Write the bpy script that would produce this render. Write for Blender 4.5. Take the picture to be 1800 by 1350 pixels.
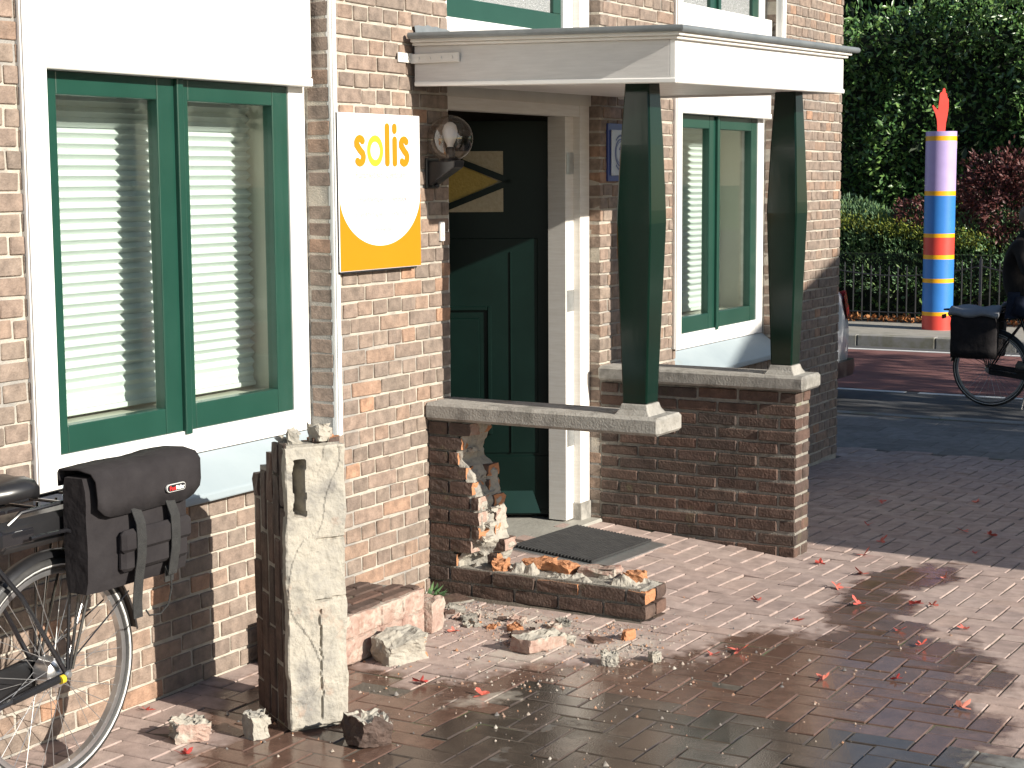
import bpy, bmesh, math, random
import numpy as np
from mathutils import Vector, Matrix, noise as mnoise
random.seed(7); rng = np.random.default_rng(7)
R_ = math.radians
for o in list(bpy.data.objects): bpy.data.objects.remove(o)
SC = bpy.context.scene
COL = SC.collection

# ------------------------------------------------------------------ camera, sky, sun, exposure
YAW, PITCH, ROLL, FPX = R_(29.92), R_(6.80), R_(-0.35), 3043.0
CAM = Vector((0, -4.07, 1.83))
_v = Vector((math.cos(YAW)*math.cos(PITCH), math.sin(YAW)*math.cos(PITCH), -math.sin(PITCH)))
_r = Vector((math.sin(YAW), -math.cos(YAW), 0)); _u = _r.cross(_v)
_rt = math.cos(ROLL)*_r + math.sin(ROLL)*_u; _up = -math.sin(ROLL)*_r + math.cos(ROLL)*_u
cd = bpy.data.cameras.new('camera'); cam = bpy.data.objects.new('camera', cd); COL.objects.link(cam)
cd.sensor_width = 36; cd.lens = FPX/1800*36; cd.clip_start = 0.1; cd.clip_end = 600
cam.matrix_world = Matrix(((_rt.x, _up.x, -_v.x, CAM.x), (_rt.y, _up.y, -_v.y, CAM.y), (_rt.z, _up.z, -_v.z, CAM.z), (0, 0, 0, 1)))
SC.camera = cam
SUN_AZ, SUN_EL = R_(6.5), R_(24.5)      # light travels towards +y, a little towards +x
W = bpy.data.worlds.new('World'); SC.world = W; W.use_nodes = True
nt = W.node_tree; bg = nt.nodes['Background']
sky = nt.nodes.new('ShaderNodeTexSky'); sky.sky_type = 'NISHITA'; sky.sun_disc = False
sky.sun_elevation = SUN_EL; sky.sun_rotation = R_(180) + SUN_AZ; sky.air_density = 1.0; sky.dust_density = 0.6; sky.ozone_density = 1.2
nt.links.new(sky.outputs[0], bg.inputs[0]); bg.inputs[1].default_value = 0.068
sd = bpy.data.lights.new('sun', 'SUN'); sun = bpy.data.objects.new('sun', sd); COL.objects.link(sun)
sd.energy = 4.6; sd.angle = R_(0.53); sd.color = (1.0, 0.93, 0.82)
sun_dir = Vector((math.sin(SUN_AZ)*math.cos(SUN_EL), math.cos(SUN_AZ)*math.cos(SUN_EL), -math.sin(SUN_EL)))
sun.rotation_euler = sun_dir.to_track_quat('-Z', 'Y').to_euler(); sun.location = (-3, -20, 12)
SC.view_settings.view_transform = 'Standard'; SC.view_settings.look = 'None'
SC.view_settings.exposure = 0.85; SC.view_settings.gamma = 1.0; SC.view_settings.use_curve_mapping = False
SC.render.engine = 'CYCLES'; SC.cycles.use_denoising = True
SC.cycles.max_bounces = 8; SC.cycles.transparent_max_bounces = 12

# ------------------------------------------------------------------ helpers
ORG = {}
def tag(o, label=None, cat=None, group=None, kind=None):
    if label: o['label'] = label
    if cat: o['category'] = cat
    if group: o['group'] = group
    if kind: o['kind'] = kind
    return o
def thing(name, loc, label, cat, group=None):
    o = bpy.data.objects.new(name, None); COL.objects.link(o); o.location = loc
    o.empty_display_size = 0.1; ORG[o.name] = Vector(loc)
    return tag(o, label, cat, group)
def link(o, parent):
    COL.objects.link(o)
    if parent is not None:
        o.parent = parent
class MB:
    """collects geometry in world coordinates, becomes one mesh"""
    def __init__(s): s.v = []; s.f = []; s.m = []; s.mi = 0
    def add(s, vs, fs):
        n = len(s.v); s.v += [tuple(p) for p in vs]; s.f += [tuple(i+n for i in f) for f in fs]; s.m += [s.mi]*len(fs); return s
    def box(s, x0, x1, y0, y1, z0, z1, b=0.0):
        c = ((x0+x1)/2, (y0+y1)/2, (z0+z1)/2)
        vs, fs = cbox(abs(x1-x0), abs(y1-y0), abs(z1-z0), b)
        return s.add([(p[0]+c[0], p[1]+c[1], p[2]+c[2]) for p in vs], fs)
    def obox(s, M, sx, sy, sz, b=0.0):
        vs, fs = cbox(sx, sy, sz, b); return s.add([M @ Vector(p) for p in vs], fs)
    def bar(s, a, c, w, h, up=(0, 0, 1), b=0.0):
        a, c = Vector(a), Vector(c); d = c-a; L = d.length; d.normalize(); up = Vector(up)
        sx = d.cross(up)
        if sx.length < 1e-4: sx = d.cross(Vector((1, 0, 0)))
        sx.normalize(); sz = sx.cross(d)
        M = Matrix(((d.x, sx.x, sz.x, 0), (d.y, sx.y, sz.y, 0), (d.z, sx.z, sz.z, 0), (0, 0, 0, 1)))
        M.translation = (a+c)/2
        return s.obox(M, L, w, h, b)
    def tube(s, pts, r, n=8, closed=False, cap=True):
        pts = [Vector(p) for p in pts]; N = len(pts); rs = r if isinstance(r, (list, tuple)) else [r]*N
        prev = None; rings = []
        for i, p in enumerate(pts):
            if closed: d = pts[(i+1) % N]-pts[i-1]
            else: d = pts[min(i+1, N-1)]-pts[max(i-1, 0)]
            d.normalize()
            if prev is None:
                a = d.cross(Vector((0, 0, 1)))
                if a.length < 1e-3: a = d.cross(Vector((0, 1, 0)))
            else:
                a = prev - d*prev.dot(d)
            a.normalize(); prev = a; b = d.cross(a)
            rings.append([p+rs[i]*(math.cos(t)*a+math.sin(t)*b) for t in [2*math.pi*k/n for k in range(n)]])
        vs = [q for rg in rings for q in rg]; fs = []
        for i in range(N if closed else N-1):
            for k in range(n):
                j = (i+1) % N
                fs.append((i*n+k, i*n+(k+1) % n, j*n+(k+1) % n, j*n+k))
        if not closed and cap: fs += [tuple(range(n))[::-1], tuple(range((N-1)*n, N*n))]
        return s.add(vs, fs)
    def lathe(s, prof, c, n=24, axis='z', arc=2*math.pi, start=0):
        full = arc >= 2*math.pi-1e-6; cols = n if full else n+1; vs = []
        for (r, h) in prof:
            for k in range(cols):
                t = start+arc*k/n; a, b = r*math.cos(t), r*math.sin(t)
                vs.append({'z': (c[0]+a, c[1]+b, c[2]+h), 'y': (c[0]+a, c[1]+h, c[2]+b), 'x': (c[0]+h, c[1]+a, c[2]+b)}[axis])
        fs = []
        for i in range(len(prof)-1):
            for k in range(n):
                k2 = (k+1) % cols
                fs.append((i*cols+k, i*cols+k2, (i+1)*cols+k2, (i+1)*cols+k))
        return s.add(vs, fs)
    def prism(s, poly, M, t):
        """poly in the local xz plane, extruded from y=0 to y=t"""
        n = len(poly); vs = [M @ Vector((p[0], 0, p[1])) for p in poly]+[M @ Vector((p[0], t, p[1])) for p in poly]
        fs = [tuple(range(n)), tuple(range(2*n-1, n-1, -1))]+[(i, i+n, (i+1) % n+n, (i+1) % n) for i in range(n)]
        return s.add(vs, fs)
    def ell(s, c, r, n=16, m=10):
        vs = []; fs = []
        for i in range(m+1):
            ph = math.pi*i/m
            for k in range(n):
                t = 2*math.pi*k/n
                vs.append((c[0]+r[0]*math.sin(ph)*math.cos(t), c[1]+r[1]*math.sin(ph)*math.sin(t), c[2]+r[2]*math.cos(ph)))
        for i in range(m):
            for k in range(n): fs.append((i*n+k, i*n+(k+1) % n, (i+1)*n+(k+1) % n, (i+1)*n+k))
        return s.add(vs, fs)
    def build(s, name, mat, parent=None, smooth=False, bev=0, loc=None):
        if parent is not None: off = ORG[parent.name]
        else: off = Vector(loc) if loc is not None else Vector((0, 0, 0))
        me = bpy.data.meshes.new(name); me.from_pydata([(v[0]-off.x, v[1]-off.y, v[2]-off.z) for v in s.v], [], s.f)
        mats = mat if isinstance(mat, list) else [mat]
        for m in mats: me.materials.append(m)
        if len(mats) > 1: me.polygons.foreach_set('material_index', s.m)
        bm = bmesh.new(); bm.from_mesh(me); bmesh.ops.recalc_face_normals(bm, faces=bm.faces); bm.to_mesh(me); bm.free()
        if smooth: me.shade_smooth()
        o = bpy.data.objects.new(name, me); link(o, parent)
        if parent is None: o.location = off
        ORG[o.name] = off
        if bev:
            md = o.modifiers.new('bevel', 'BEVEL'); md.width = bev; md.segments = 2; md.limit_method = 'ANGLE'; md.angle_limit = R_(50)
        if smooth and smooth != 'all':
            try: me.set_sharp_from_angle(angle=R_(40))
            except Exception: pass
        return o
_cb = {}
def cbox(sx, sy, sz, b=0.0):
    if b <= 0:
        x, y, z = sx/2, sy/2, sz/2
        return ([(-x, -y, -z), (x, -y, -z), (x, y, -z), (-x, y, -z), (-x, -y, z), (x, -y, z), (x, y, z), (-x, y, z)],
                [(0, 3, 2, 1), (4, 5, 6, 7), (0, 1, 5, 4), (1, 2, 6, 5), (2, 3, 7, 6), (3, 0, 4, 7)])
    x, y, z = sx/2, sy/2, sz/2; vs = []; ix = {}
    for i in (-1, 1):
        for j in (-1, 1):
            for k in (-1, 1):
                for a in range(3):
                    p = [i*(x-b), j*(y-b), k*(z-b)]; p[a] = (i, j, k)[a]*(x, y, z)[a]
                    ix[(i, j, k, a)] = len(vs); vs.append(tuple(p))
    fs = []
    for a in range(3):
        o1, o2 = [(1, 2), (2, 0), (0, 1)][a]
        for s in (-1, 1):
            q = []
            for (e, f) in ((-1, -1), (1, -1), (1, 1), (-1, 1)):
                c = [0, 0, 0]; c[a] = s; c[o1] = e; c[o2] = f; q.append(ix[(*c, a)])
            fs.append(tuple(q if s > 0 else q[::-1]))
        for e in (-1, 1):
            for f in (-1, 1):
                c0 = [0, 0, 0]; c1 = [0, 0, 0]; c0[a] = -1; c1[a] = 1; c0[o1] = c1[o1] = e; c0[o2] = c1[o2] = f
                q = [ix[(*c0, o1)], ix[(*c1, o1)], ix[(*c1, o2)], ix[(*c0, o2)]]
                fs.append(tuple(q if e*f > 0 else q[::-1]))
    for i in (-1, 1):
        for j in (-1, 1):
            for k in (-1, 1):
                q = [ix[(i, j, k, a)] for a in range(3)]; fs.append(tuple(q if i*j*k > 0 else q[::-1]))
    return vs, fs
def fmesh(name, V, F, mats, rnd=None, smooth=False):
    """fast numpy mesh: V (n,3), F (m,k) of equal-sized faces"""
    me = bpy.data.meshes.new(name); V = np.asarray(V, np.float32); F = np.asarray(F, np.int32); m, k = F.shape
    me.vertices.add(len(V)); me.vertices.foreach_set('co', V.ravel())
    me.loops.add(m*k); me.loops.foreach_set('vertex_index', F.ravel())
    me.polygons.add(m); me.polygons.foreach_set('loop_start', np.arange(m, dtype=np.int32)*k); me.polygons.foreach_set('loop_total', np.full(m, k, np.int32))
    for mt in mats: me.materials.append(mt)
    if rnd is not None:
        at = me.attributes.new('rnd', 'FLOAT', 'POINT'); at.data.foreach_set('value', np.asarray(rnd, np.float32))
    me.update(calc_edges=True)
    if smooth: me.shade_smooth()
    return me
def proj(p):
    d = Vector(p)-CAM; z = d.dot(_v)
    return (900+FPX*d.dot(_rt)/z, 675-FPX*d.dot(_up)/z, z)

# ------------------------------------------------------------------ materials
MATS = {}
def mat(name, cols, scale=6, rough=0.6, bump=0.0, bscale=40, metal=0.0, spec=0.5, rnd=False, detail=4, coat=0.0, aniso=None, rn=0.5, stain=None, sss=0):
    m = bpy.data.materials.new(name); m.use_nodes = True; t = m.node_tree; N = t.nodes; L = t.links; p = N['Principled BSDF']
    geo = N.new('ShaderNodeNewGeometry'); pos = geo.outputs['Position']
    if aniso:
        mp = N.new('ShaderNodeMapping'); mp.inputs['Scale'].default_value = aniso; L.new(pos, mp.inputs[0]); pos = mp.outputs[0]
    nz = N.new('ShaderNodeTexNoise'); nz.inputs['Scale'].default_value = scale; nz.inputs['Detail'].default_value = detail; nz.inputs['Roughness'].default_value = 0.6
    L.new(pos, nz.inputs['Vector'])
    rmp = N.new('ShaderNodeValToRGB'); cr = rmp.color_ramp
    n = len(cols)
    lo, hi = (0.0, 1.0) if rnd else (0.32, 0.68)
    while len(cr.elements) < n: cr.elements.new(0.5)
    for i, c in enumerate(cols):
        cr.elements[i].position = lo+(hi-lo)*i/max(1, n-1); cr.elements[i].color = (*c, 1)
    if rnd:
        oi = N.new('ShaderNodeObjectInfo'); at = N.new('ShaderNodeAttribute'); at.attribute_name = 'rnd'
        a = N.new('ShaderNodeMath'); a.operation = 'ADD'; L.new(oi.outputs['Random'], a.inputs[0]); L.new(at.outputs['Fac'], a.inputs[1])
        fr = N.new('ShaderNodeMath'); fr.operation = 'FRACT'; L.new(a.outputs[0], fr.inputs[0])
        L.new(fr.outputs[0], rmp.inputs[0])
        mx = N.new('ShaderNodeMix'); mx.data_type = 'RGBA'; mx.blend_type = 'MULTIPLY'; mx.inputs[0].default_value = 1.0
        r2 = N.new('ShaderNodeValToRGB'); r2.color_ramp.elements[0].position = 0.25; r2.color_ramp.elements[1].position = 0.75
        g = 1-rn*0.6; r2.color_ramp.elements[0].color = (g, g, g, 1); h = 1+rn*0.5; r2.color_ramp.elements[1].color = (h, h, h, 1)
        L.new(nz.outputs[0], r2.inputs[0]); L.new(rmp.outputs[0], mx.inputs[6]); L.new(r2.outputs[0], mx.inputs[7]); col = mx.outputs[2]
    else:
        L.new(nz.outputs[0], rmp.inputs[0]); col = rmp.outputs[0]
    if stain:                                  # patches of another colour with a shape of their own
        sc, scale_, thr, amt = stain
        n3 = N.new('ShaderNodeTexNoise'); n3.inputs['Scale'].default_value = scale_; n3.inputs['Detail'].default_value = 5; n3.inputs['Roughness'].default_value = .65; L.new(geo.outputs['Position'], n3.inputs['Vector'])
        mr = N.new('ShaderNodeMapRange'); mr.inputs[1].default_value = thr; mr.inputs[2].default_value = thr+0.1; mr.inputs[4].default_value = amt; L.new(n3.outputs[0], mr.inputs[0])
        mx2 = N.new('ShaderNodeMix'); mx2.data_type = 'RGBA'; L.new(mr.outputs[0], mx2.inputs[0]); L.new(col, mx2.inputs[6]); mx2.inputs[7].default_value = (*sc, 1); col = mx2.outputs[2]
    L.new(col, p.inputs['Base Color'])
    p.inputs['Roughness'].default_value = rough; p.inputs['Metallic'].default_value = metal; p.inputs['Specular IOR Level'].default_value = spec
    p.inputs['Coat Weight'].default_value = coat; p.inputs['Coat Roughness'].default_value = 0.08
    if bump > 0:
        bn = N.new('ShaderNodeTexNoise'); bn.inputs['Scale'].default_value = bscale; bn.inputs['Detail'].default_value = 5; L.new(pos, bn.inputs['Vector'])
        b = N.new('ShaderNodeBump'); b.inputs['Strength'].default_value = bump; b.inputs['Distance'].default_value = 0.01; L.new(bn.outputs[0], b.inputs['Height']); L.new(b.outputs[0], p.inputs['Normal'])
    MATS[name] = m; return m
def pane_mat(name, tint=(0.9, 0.95, 0.93), base=0.05, rough=0.02):
    m = bpy.data.materials.new(name); m.use_nodes = True; t = m.node_tree; N = t.nodes; L = t.links; N.remove(N['Principled BSDF'])
    tr = N.new('ShaderNodeBsdfTransparent'); tr.inputs[0].default_value = (*tint, 1)
    gl = N.new('ShaderNodeBsdfGlossy'); gl.inputs['Roughness'].default_value = rough
    fr = N.new('ShaderNodeLayerWeight'); fr.inputs[0].default_value = 0.5
    pw_ = N.new('ShaderNodeMath'); pw_.operation = 'POWER'; pw_.inputs[1].default_value = 4.0; L.new(fr.outputs['Facing'], pw_.inputs[0])
    ad = N.new('ShaderNodeMath'); ad.operation = 'MULTIPLY_ADD'; ad.inputs[1].default_value = 0.85; ad.inputs[2].default_value = base; L.new(pw_.outputs[0], ad.inputs[0])
    mx = N.new('ShaderNodeMixShader'); L.new(ad.outputs[0], mx.inputs[0]); L.new(tr.outputs[0], mx.inputs[1]); L.new(gl.outputs[0], mx.inputs[2])
    L.new(mx.outputs[0], N['Material Output'].inputs[0]); MATS[name] = m; return m
def gnd(name, cols, rn=0.5, scale=14, moss=0.0):
    """paving: per-stone colour, fine grain, wet patches laid out in ground metres (darker and glossy)"""
    m = mat(name, cols, scale=scale, rough=0.85, bump=0.25, bscale=160, rnd=True, rn=rn); t = m.node_tree; N = t.nodes; L = t.links; p = N['Principled BSDF']
    col = p.inputs['Base Color'].links[0].from_socket
    geo = N.new('ShaderNodeNewGeometry'); nz = N.new('ShaderNodeTexNoise'); nz.inputs['Scale'].default_value = 4.5; nz.inputs['Detail'].default_value = 4; L.new(geo.outputs['Position'], nz.inputs['Vector'])
    val = None
    for (cx, cy, rx, ry, rot) in WET:
        mp = N.new('ShaderNodeMapping'); mp.vector_type = 'TEXTURE'; mp.inputs['Location'].default_value = (cx, cy, 0); mp.inputs['Rotation'].default_value = (0, 0, R_(rot)); mp.inputs['Scale'].default_value = (rx, ry, 1e3)
        L.new(geo.outputs['Position'], mp.inputs[0]); ln = N.new('ShaderNodeVectorMath'); ln.operation = 'LENGTH'; L.new(mp.outputs[0], ln.inputs[0])
        if val is None: val = ln.outputs['Value']
        else:
            mn = N.new('ShaderNodeMath'); mn.operation = 'SMOOTH_MIN'; mn.inputs[2].default_value = 0.15; L.new(val, mn.inputs[0]); L.new(ln.outputs['Value'], mn.inputs[1]); val = mn.outputs[0]
    a = N.new('ShaderNodeMath'); a.operation = 'MULTIPLY_ADD'; a.inputs[1].default_value = 1.0; a.inputs[2].default_value = -0.5; L.new(nz.outputs[0], a.inputs[0])
    s0 = N.new('ShaderNodeMath'); s0.operation = 'ADD'; L.new(val, s0.inputs[0]); L.new(a.outputs[0], s0.inputs[1])
    frc = [n for n in N if n.type == 'MATH' and n.operation == 'FRACT'][0]
    a2 = N.new('ShaderNodeMath'); a2.operation = 'MULTIPLY_ADD'; a2.inputs[1].default_value = 0.34; a2.inputs[2].default_value = -0.17; L.new(frc.outputs[0], a2.inputs[0])
    nf = N.new('ShaderNodeTexNoise'); nf.inputs['Scale'].default_value = 22; nf.inputs['Detail'].default_value = 5; L.new(geo.outputs['Position'], nf.inputs['Vector'])
    a3 = N.new('ShaderNodeMath'); a3.operation = 'MULTIPLY_ADD'; a3.inputs[1].default_value = 0.5; L.new(nf.outputs[0], a3.inputs[0]); L.new(a2.outputs[0], a3.inputs[2])
    a4 = N.new('ShaderNodeMath'); a4.operation = 'SUBTRACT'; a4.inputs[1].default_value = 0.25; L.new(a3.outputs[0], a4.inputs[0])
    s = N.new('ShaderNodeMath'); s.operation = 'ADD'; L.new(s0.outputs[0], s.inputs[0]); L.new(a4.outputs[0], s.inputs[1])
    mr = N.new('ShaderNodeMapRange'); mr.inputs[1].default_value = 1.10; mr.inputs[2].default_value = 0.86; mr.inputs[3].default_value = 0; mr.inputs[4].default_value = 1; L.new(s.outputs[0], mr.inputs[0])
    wet = mr.outputs[0]
    dk = N.new('ShaderNodeMix'); dk.data_type = 'RGBA'; dk.blend_type = 'MULTIPLY'; L.new(wet, dk.inputs[0]); L.new(col, dk.inputs[6]); dk.inputs[7].default_value = (0.35, 0.275, 0.235, 1)
    L.new(dk.outputs[2], p.inputs['Base Color'])
    # pale brick and mortar dust trodden into the stones
    dv_ = None
    for (cx, cy, rx, ry, rot) in DUST:
        mp = N.new('ShaderNodeMapping'); mp.vector_type = 'TEXTURE'; mp.inputs['Location'].default_value = (cx, cy, 0); mp.inputs['Rotation'].default_value = (0, 0, R_(rot)); mp.inputs['Scale'].default_value = (rx, ry, 1e3)
        L.new(geo.outputs['Position'], mp.inputs[0]); ln = N.new('ShaderNodeVectorMath'); ln.operation = 'LENGTH'; L.new(mp.outputs[0], ln.inputs[0])
        if dv_ is None: dv_ = ln.outputs['Value']
        else:
            mn = N.new('ShaderNodeMath'); mn.operation = 'MINIMUM'; L.new(dv_, mn.inputs[0]); L.new(ln.outputs['Value'], mn.inputs[1]); dv_ = mn.outputs[0]
    du = N.new('ShaderNodeMath'); du.operation = 'MULTIPLY_ADD'; du.inputs[1].default_value = 1.9; L.new(nf.outputs[0], du.inputs[0]); L.new(dv_, du.inputs[2])
    dr = N.new('ShaderNodeMapRange'); dr.inputs[1].default_value = 1.75; dr.inputs[2].default_value = 1.15; dr.inputs[3].default_value = 0; dr.inputs[4].default_value = 0.6; L.new(du.outputs[0], dr.inputs[0])
    dx_ = N.new('ShaderNodeMix'); dx_.data_type = 'RGBA'; L.new(dr.outputs[0], dx_.inputs[0]); L.new(dk.outputs[2], dx_.inputs[6]); dx_.inputs[7].default_value = (.46, .42, .36, 1); L.new(dx_.outputs[2], p.inputs['Base Color'])
    # puddled film where the patch is deep
    pd = N.new('ShaderNodeMapRange'); pd.inputs[1].default_value = 0.95; pd.inputs[2].default_value = 0.6; pd.inputs[3].default_value = 0.30; pd.inputs[4].default_value = 0.06; L.new(s.outputs[0], pd.inputs[0])
    rg = N.new('ShaderNodeMix'); rg.data_type = 'FLOAT'; rg.inputs[2].default_value = 0.85; L.new(wet, rg.inputs[0]); L.new(pd.outputs[0], rg.inputs[3]); L.new(rg.outputs[0], p.inputs['Roughness'])
    bmp = [n for n in N if n.type == 'BUMP'][0]
    bs = N.new('ShaderNodeMapRange'); bs.inputs[3].default_value = 0.3; bs.inputs[4].default_value = 0.06; L.new(wet, bs.inputs[0]); L.new(bs.outputs[0], bmp.inputs['Strength'])
    return m
# ellipses: centre x, centre y, half length, half width, rotation (metres on the ground)
DUST = [(5.72, -.86, .38, .22, -20), (6.1, -.55, .55, .20, 90), (5.95, -1.15, .3, .2, 0), (5.1, -1.02, .22, .10, -30), (5.55, -.35, .3, .16, 0)]
WET = [(4.75, -0.55, 0.62, 0.38, 40), (4.55, -1.0, 0.9, 0.42, -8), (5.35, -1.25, 0.75, 0.36, -32), (5.75, -1.85, 0.62, 0.42, -55), (5.3, -2.1, 0.62, 0.75, 0),
       (6.25, -2.08, 0.50, 0.44, 20), (6.70, -1.95, 0.60, 0.21, 32), (7.22, -1.74, 0.40, 0.16, 20), (7.8, -1.72, 0.42, 0.17, -12), (4.5, -1.9, 0.8, 0.8, 0), (5.55, -2.42, 0.42, 0.36, 0), (6.05, -1.75, .5, .25, 25)]
brick_m = mat('brick', [(0.1888, 0.1501, 0.1224), (0.2525, 0.1854, 0.1464), (0.2230, 0.1769, 0.1464), (0.2690, 0.1952, 0.1536), (0.2053, 0.1635, 0.1332), (0.2466, 0.1903, 0.1536), (0.2856, 0.1952, 0.1428), (0.1947, 0.1501, 0.1236), (0.2584, 0.2013, 0.1608), (0.2348, 0.1818, 0.1464), (0.2171, 0.1684, 0.1368), (0.3776, 0.2220, 0.1428)],
               scale=22, rough=0.82, bump=0.5, bscale=120, rnd=True, rn=0.75, stain=((.27, .22, .185), 9, .6, .35))
pbrick_m = mat('porch_brick', [(0.0690, 0.0460, 0.0370), (0.0978, 0.0609, 0.0470), (0.0862, 0.0575, 0.0448), (0.1150, 0.0655, 0.0482), (0.0598, 0.0437, 0.0370), (0.0943, 0.0575, 0.0448)], scale=18, rough=0.8, bump=0.6, bscale=90, rnd=True, rn=0.8, stain=((.10, .10, .045), 7, .62, .5))
orange_m = mat('broken_brick', [(.36, .155, .07), (.44, .205, .10), (.40, .18, .085)], scale=30, rough=0.9, bump=0.7, bscale=90)
dusty_m = mat('dusty_brick', [(.30, .19, .15), (.36, .26, .215), (.26, .15, .12)], scale=20, rough=0.9, bump=0.6, bscale=80, stain=((.42, .38, .32), 14, .5, .8))
mortar_m = mat('mortar', [(0.3956, 0.3588, 0.2990), (0.4876, 0.4416, 0.3726), (0.3128, 0.2898, 0.2530)], scale=9, rough=0.95, bump=0.6, bscale=150, stain=((.27, .26, .245), 1.5, .50, .85))
pmortar_m = mat('old_mortar', [(.17, .16, .145), (.28, .26, .225), (.12, .115, .10)], scale=11, rough=0.95, bump=0.6, bscale=120, stain=((.16, .17, .07), 5, .62, .6))
bed_m = mat('mortar_bed', [(.25, .235, .205), (.38, .35, .295), (.32, .30, .26), (.20, .19, .175)], scale=7, rough=0.95, bump=0.9, bscale=45, detail=8, stain=((.36, .245, .185), 6, .60, .7))
white_m = mat('white_paint', [(.74, .73, .70), (.80, .79, .77)], scale=5, rough=0.42, bump=0.03, bscale=60)
cream_m = mat('cream_paint', [(.60, .56, .48), (.66, .62, .54)], scale=5, rough=0.45)
wood_w = mat('weathered_white_paint', [(.68, .65, .60), (.76, .74, .70)], scale=8, rough=0.5, bump=0.1, bscale=40, aniso=(1, 1, 12))
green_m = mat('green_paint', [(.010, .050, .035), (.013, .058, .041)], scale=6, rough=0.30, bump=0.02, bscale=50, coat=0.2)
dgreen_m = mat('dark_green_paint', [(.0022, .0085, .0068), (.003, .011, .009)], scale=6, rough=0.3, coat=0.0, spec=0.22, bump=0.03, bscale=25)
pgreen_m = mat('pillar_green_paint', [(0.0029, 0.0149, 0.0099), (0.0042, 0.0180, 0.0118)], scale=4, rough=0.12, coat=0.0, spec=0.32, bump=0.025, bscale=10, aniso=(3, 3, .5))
wb_m = mat('weather_board_paint', [(.004, .020, .015), (.006, .024, .018)], scale=6, rough=.3)
shaded_white_m = mat('shaded_white_paint', [(.56, .54, .52), (.63, .61, .59)], scale=8, rough=0.5, bump=0.1, bscale=40, aniso=(1, 1, 12))  # white canopy paint darkened for the side away from the sun; shade in the colour
zinc_m = mat('zinc', [(.17, .19, .20), (.24, .26, .27)], scale=8, rough=0.5, metal=0.4, bump=0.1)
steel_m = mat('galvanised_steel', [(.50, .52, .52), (.62, .63, .63)], scale=30, rough=0.35, metal=0.85)
sill_m = mat('sill_paint', [(.29, .345, .375), (.33, .385, .41)], scale=4, rough=0.45, stain=((.26, .28, .27), 6, .62, .4))
stone_m = mat('coping_stone', [(.24, .225, .20), (.34, .325, .295), (.18, .17, .155)], scale=9, rough=0.9, bump=0.35, bscale=110, detail=8, stain=((.12, .115, .10), 5, .55, .55))
step_m = mat('threshold_stone', [(.30, .29, .26), (.38, .37, .33)], scale=9, rough=0.6, bump=0.3)
black_m = mat('black_plastic', [(.013, .013, .014), (.020, .020, .022)], scale=9, rough=0.32)
rubber_m = mat('rubber', [(.015, .015, .016), (.028, .028, .028)], scale=20, rough=0.75, bump=0.3)
tyre_m = mat('tyre', [(.022, .022, .022), (.035, .034, .033)], scale=20, rough=0.65, bump=0.2)
frame_m = mat('black_frame_paint', [(.012, .012, .014), (.018, .018, .021)], scale=8, rough=0.22, coat=0.5)
alu_m = mat('aluminium', [(.62, .62, .63), (.74, .74, .75)], scale=20, rough=0.28, metal=0.9)
refl_m = mat('reflective_band', [(.62, .62, .60), (.70, .70, .68)], scale=20, rough=0.4)
spoke_m = mat('spoke_steel', [(.38, .38, .38), (.46, .46, .46)], scale=20, rough=0.3, metal=0.7)
fabric_m = mat('bag_fabric', [(.019, .0165, .018), (.028, .025, .0265)], scale=12, rough=0.88, bump=0.55, bscale=22, spec=0.25)
web_m = mat('webbing', [(.022, .022, .022), (.035, .035, .034)], scale=40, rough=0.85, bump=0.6, bscale=400)
blind_m = mat('blind_cloth', [(.74, .74, .73), (.78, .78, .77)], scale=10, rough=0.85)
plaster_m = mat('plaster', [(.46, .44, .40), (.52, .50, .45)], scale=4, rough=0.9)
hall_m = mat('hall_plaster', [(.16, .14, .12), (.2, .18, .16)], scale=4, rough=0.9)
orange_p = mat('orange_print', [(.60, .205, .006), (.62, .215, .007)], scale=3, rough=0.35)
yellow_p = mat('yellow_print', [(.62, .45, .03), (.64, .47, .035)], scale=3, rough=0.35)
pale_p = mat('pale_print', [(.37, .33, .33), (.39, .35, .35)], scale=3, rough=0.4)
pale_o = mat('pale_orange_print', [(.50, .37, .28), (.52, .39, .30)], scale=3, rough=0.4)
signw_m = mat('sign_white', [(.86, .86, .85), (.88, .88, .87)], scale=3, rough=0.3)
blue_p = mat('blue_print', [(.02, .045, .22), (.025, .055, .25)], scale=3, rough=0.3)
plaq_m = mat('plaque_face', [(.42, .47, .56), (.46, .51, .60)], scale=4, rough=0.25)
red_p = mat('red_print', [(.70, .03, .03), (.72, .04, .04)], scale=3, rough=0.4)
glass_m = pane_mat('window_glass')
frost_m = mat('frosted_glass', [(.20, .21, .21), (.30, .31, .31), (.42, .43, .43)], scale=170, rough=0.18, bump=0.8, bscale=140, detail=2)
globe_m = pane_mat('lamp_glass', tint=(.80, .76, .72), base=0.09, rough=0.01)
dglass_m = mat('door_glass', [(.34, .29, .19), (.42, .36, .25)], scale=60, rough=0.35, bump=0.3, bscale=90)
dyel_m = mat('yellow_door_glass', [(.34, .24, .04), (.42, .30, .06)], scale=60, rough=0.35, bump=0.3, bscale=90)
pav_r = gnd('red_paver', [(0.3395, 0.2571, 0.2265), (0.3813, 0.2931, 0.2575), (0.3162, 0.2391, 0.2132), (0.3999, 0.3112, 0.2753), (0.3441, 0.2661, 0.2398), (0.3720, 0.2752, 0.2354)])
pav_g = gnd('grey_paver', [(0.1860, 0.1849, 0.1776), (0.2418, 0.2391, 0.2309), (0.1581, 0.1624, 0.1554), (0.2139, 0.2119, 0.1999)])
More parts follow.
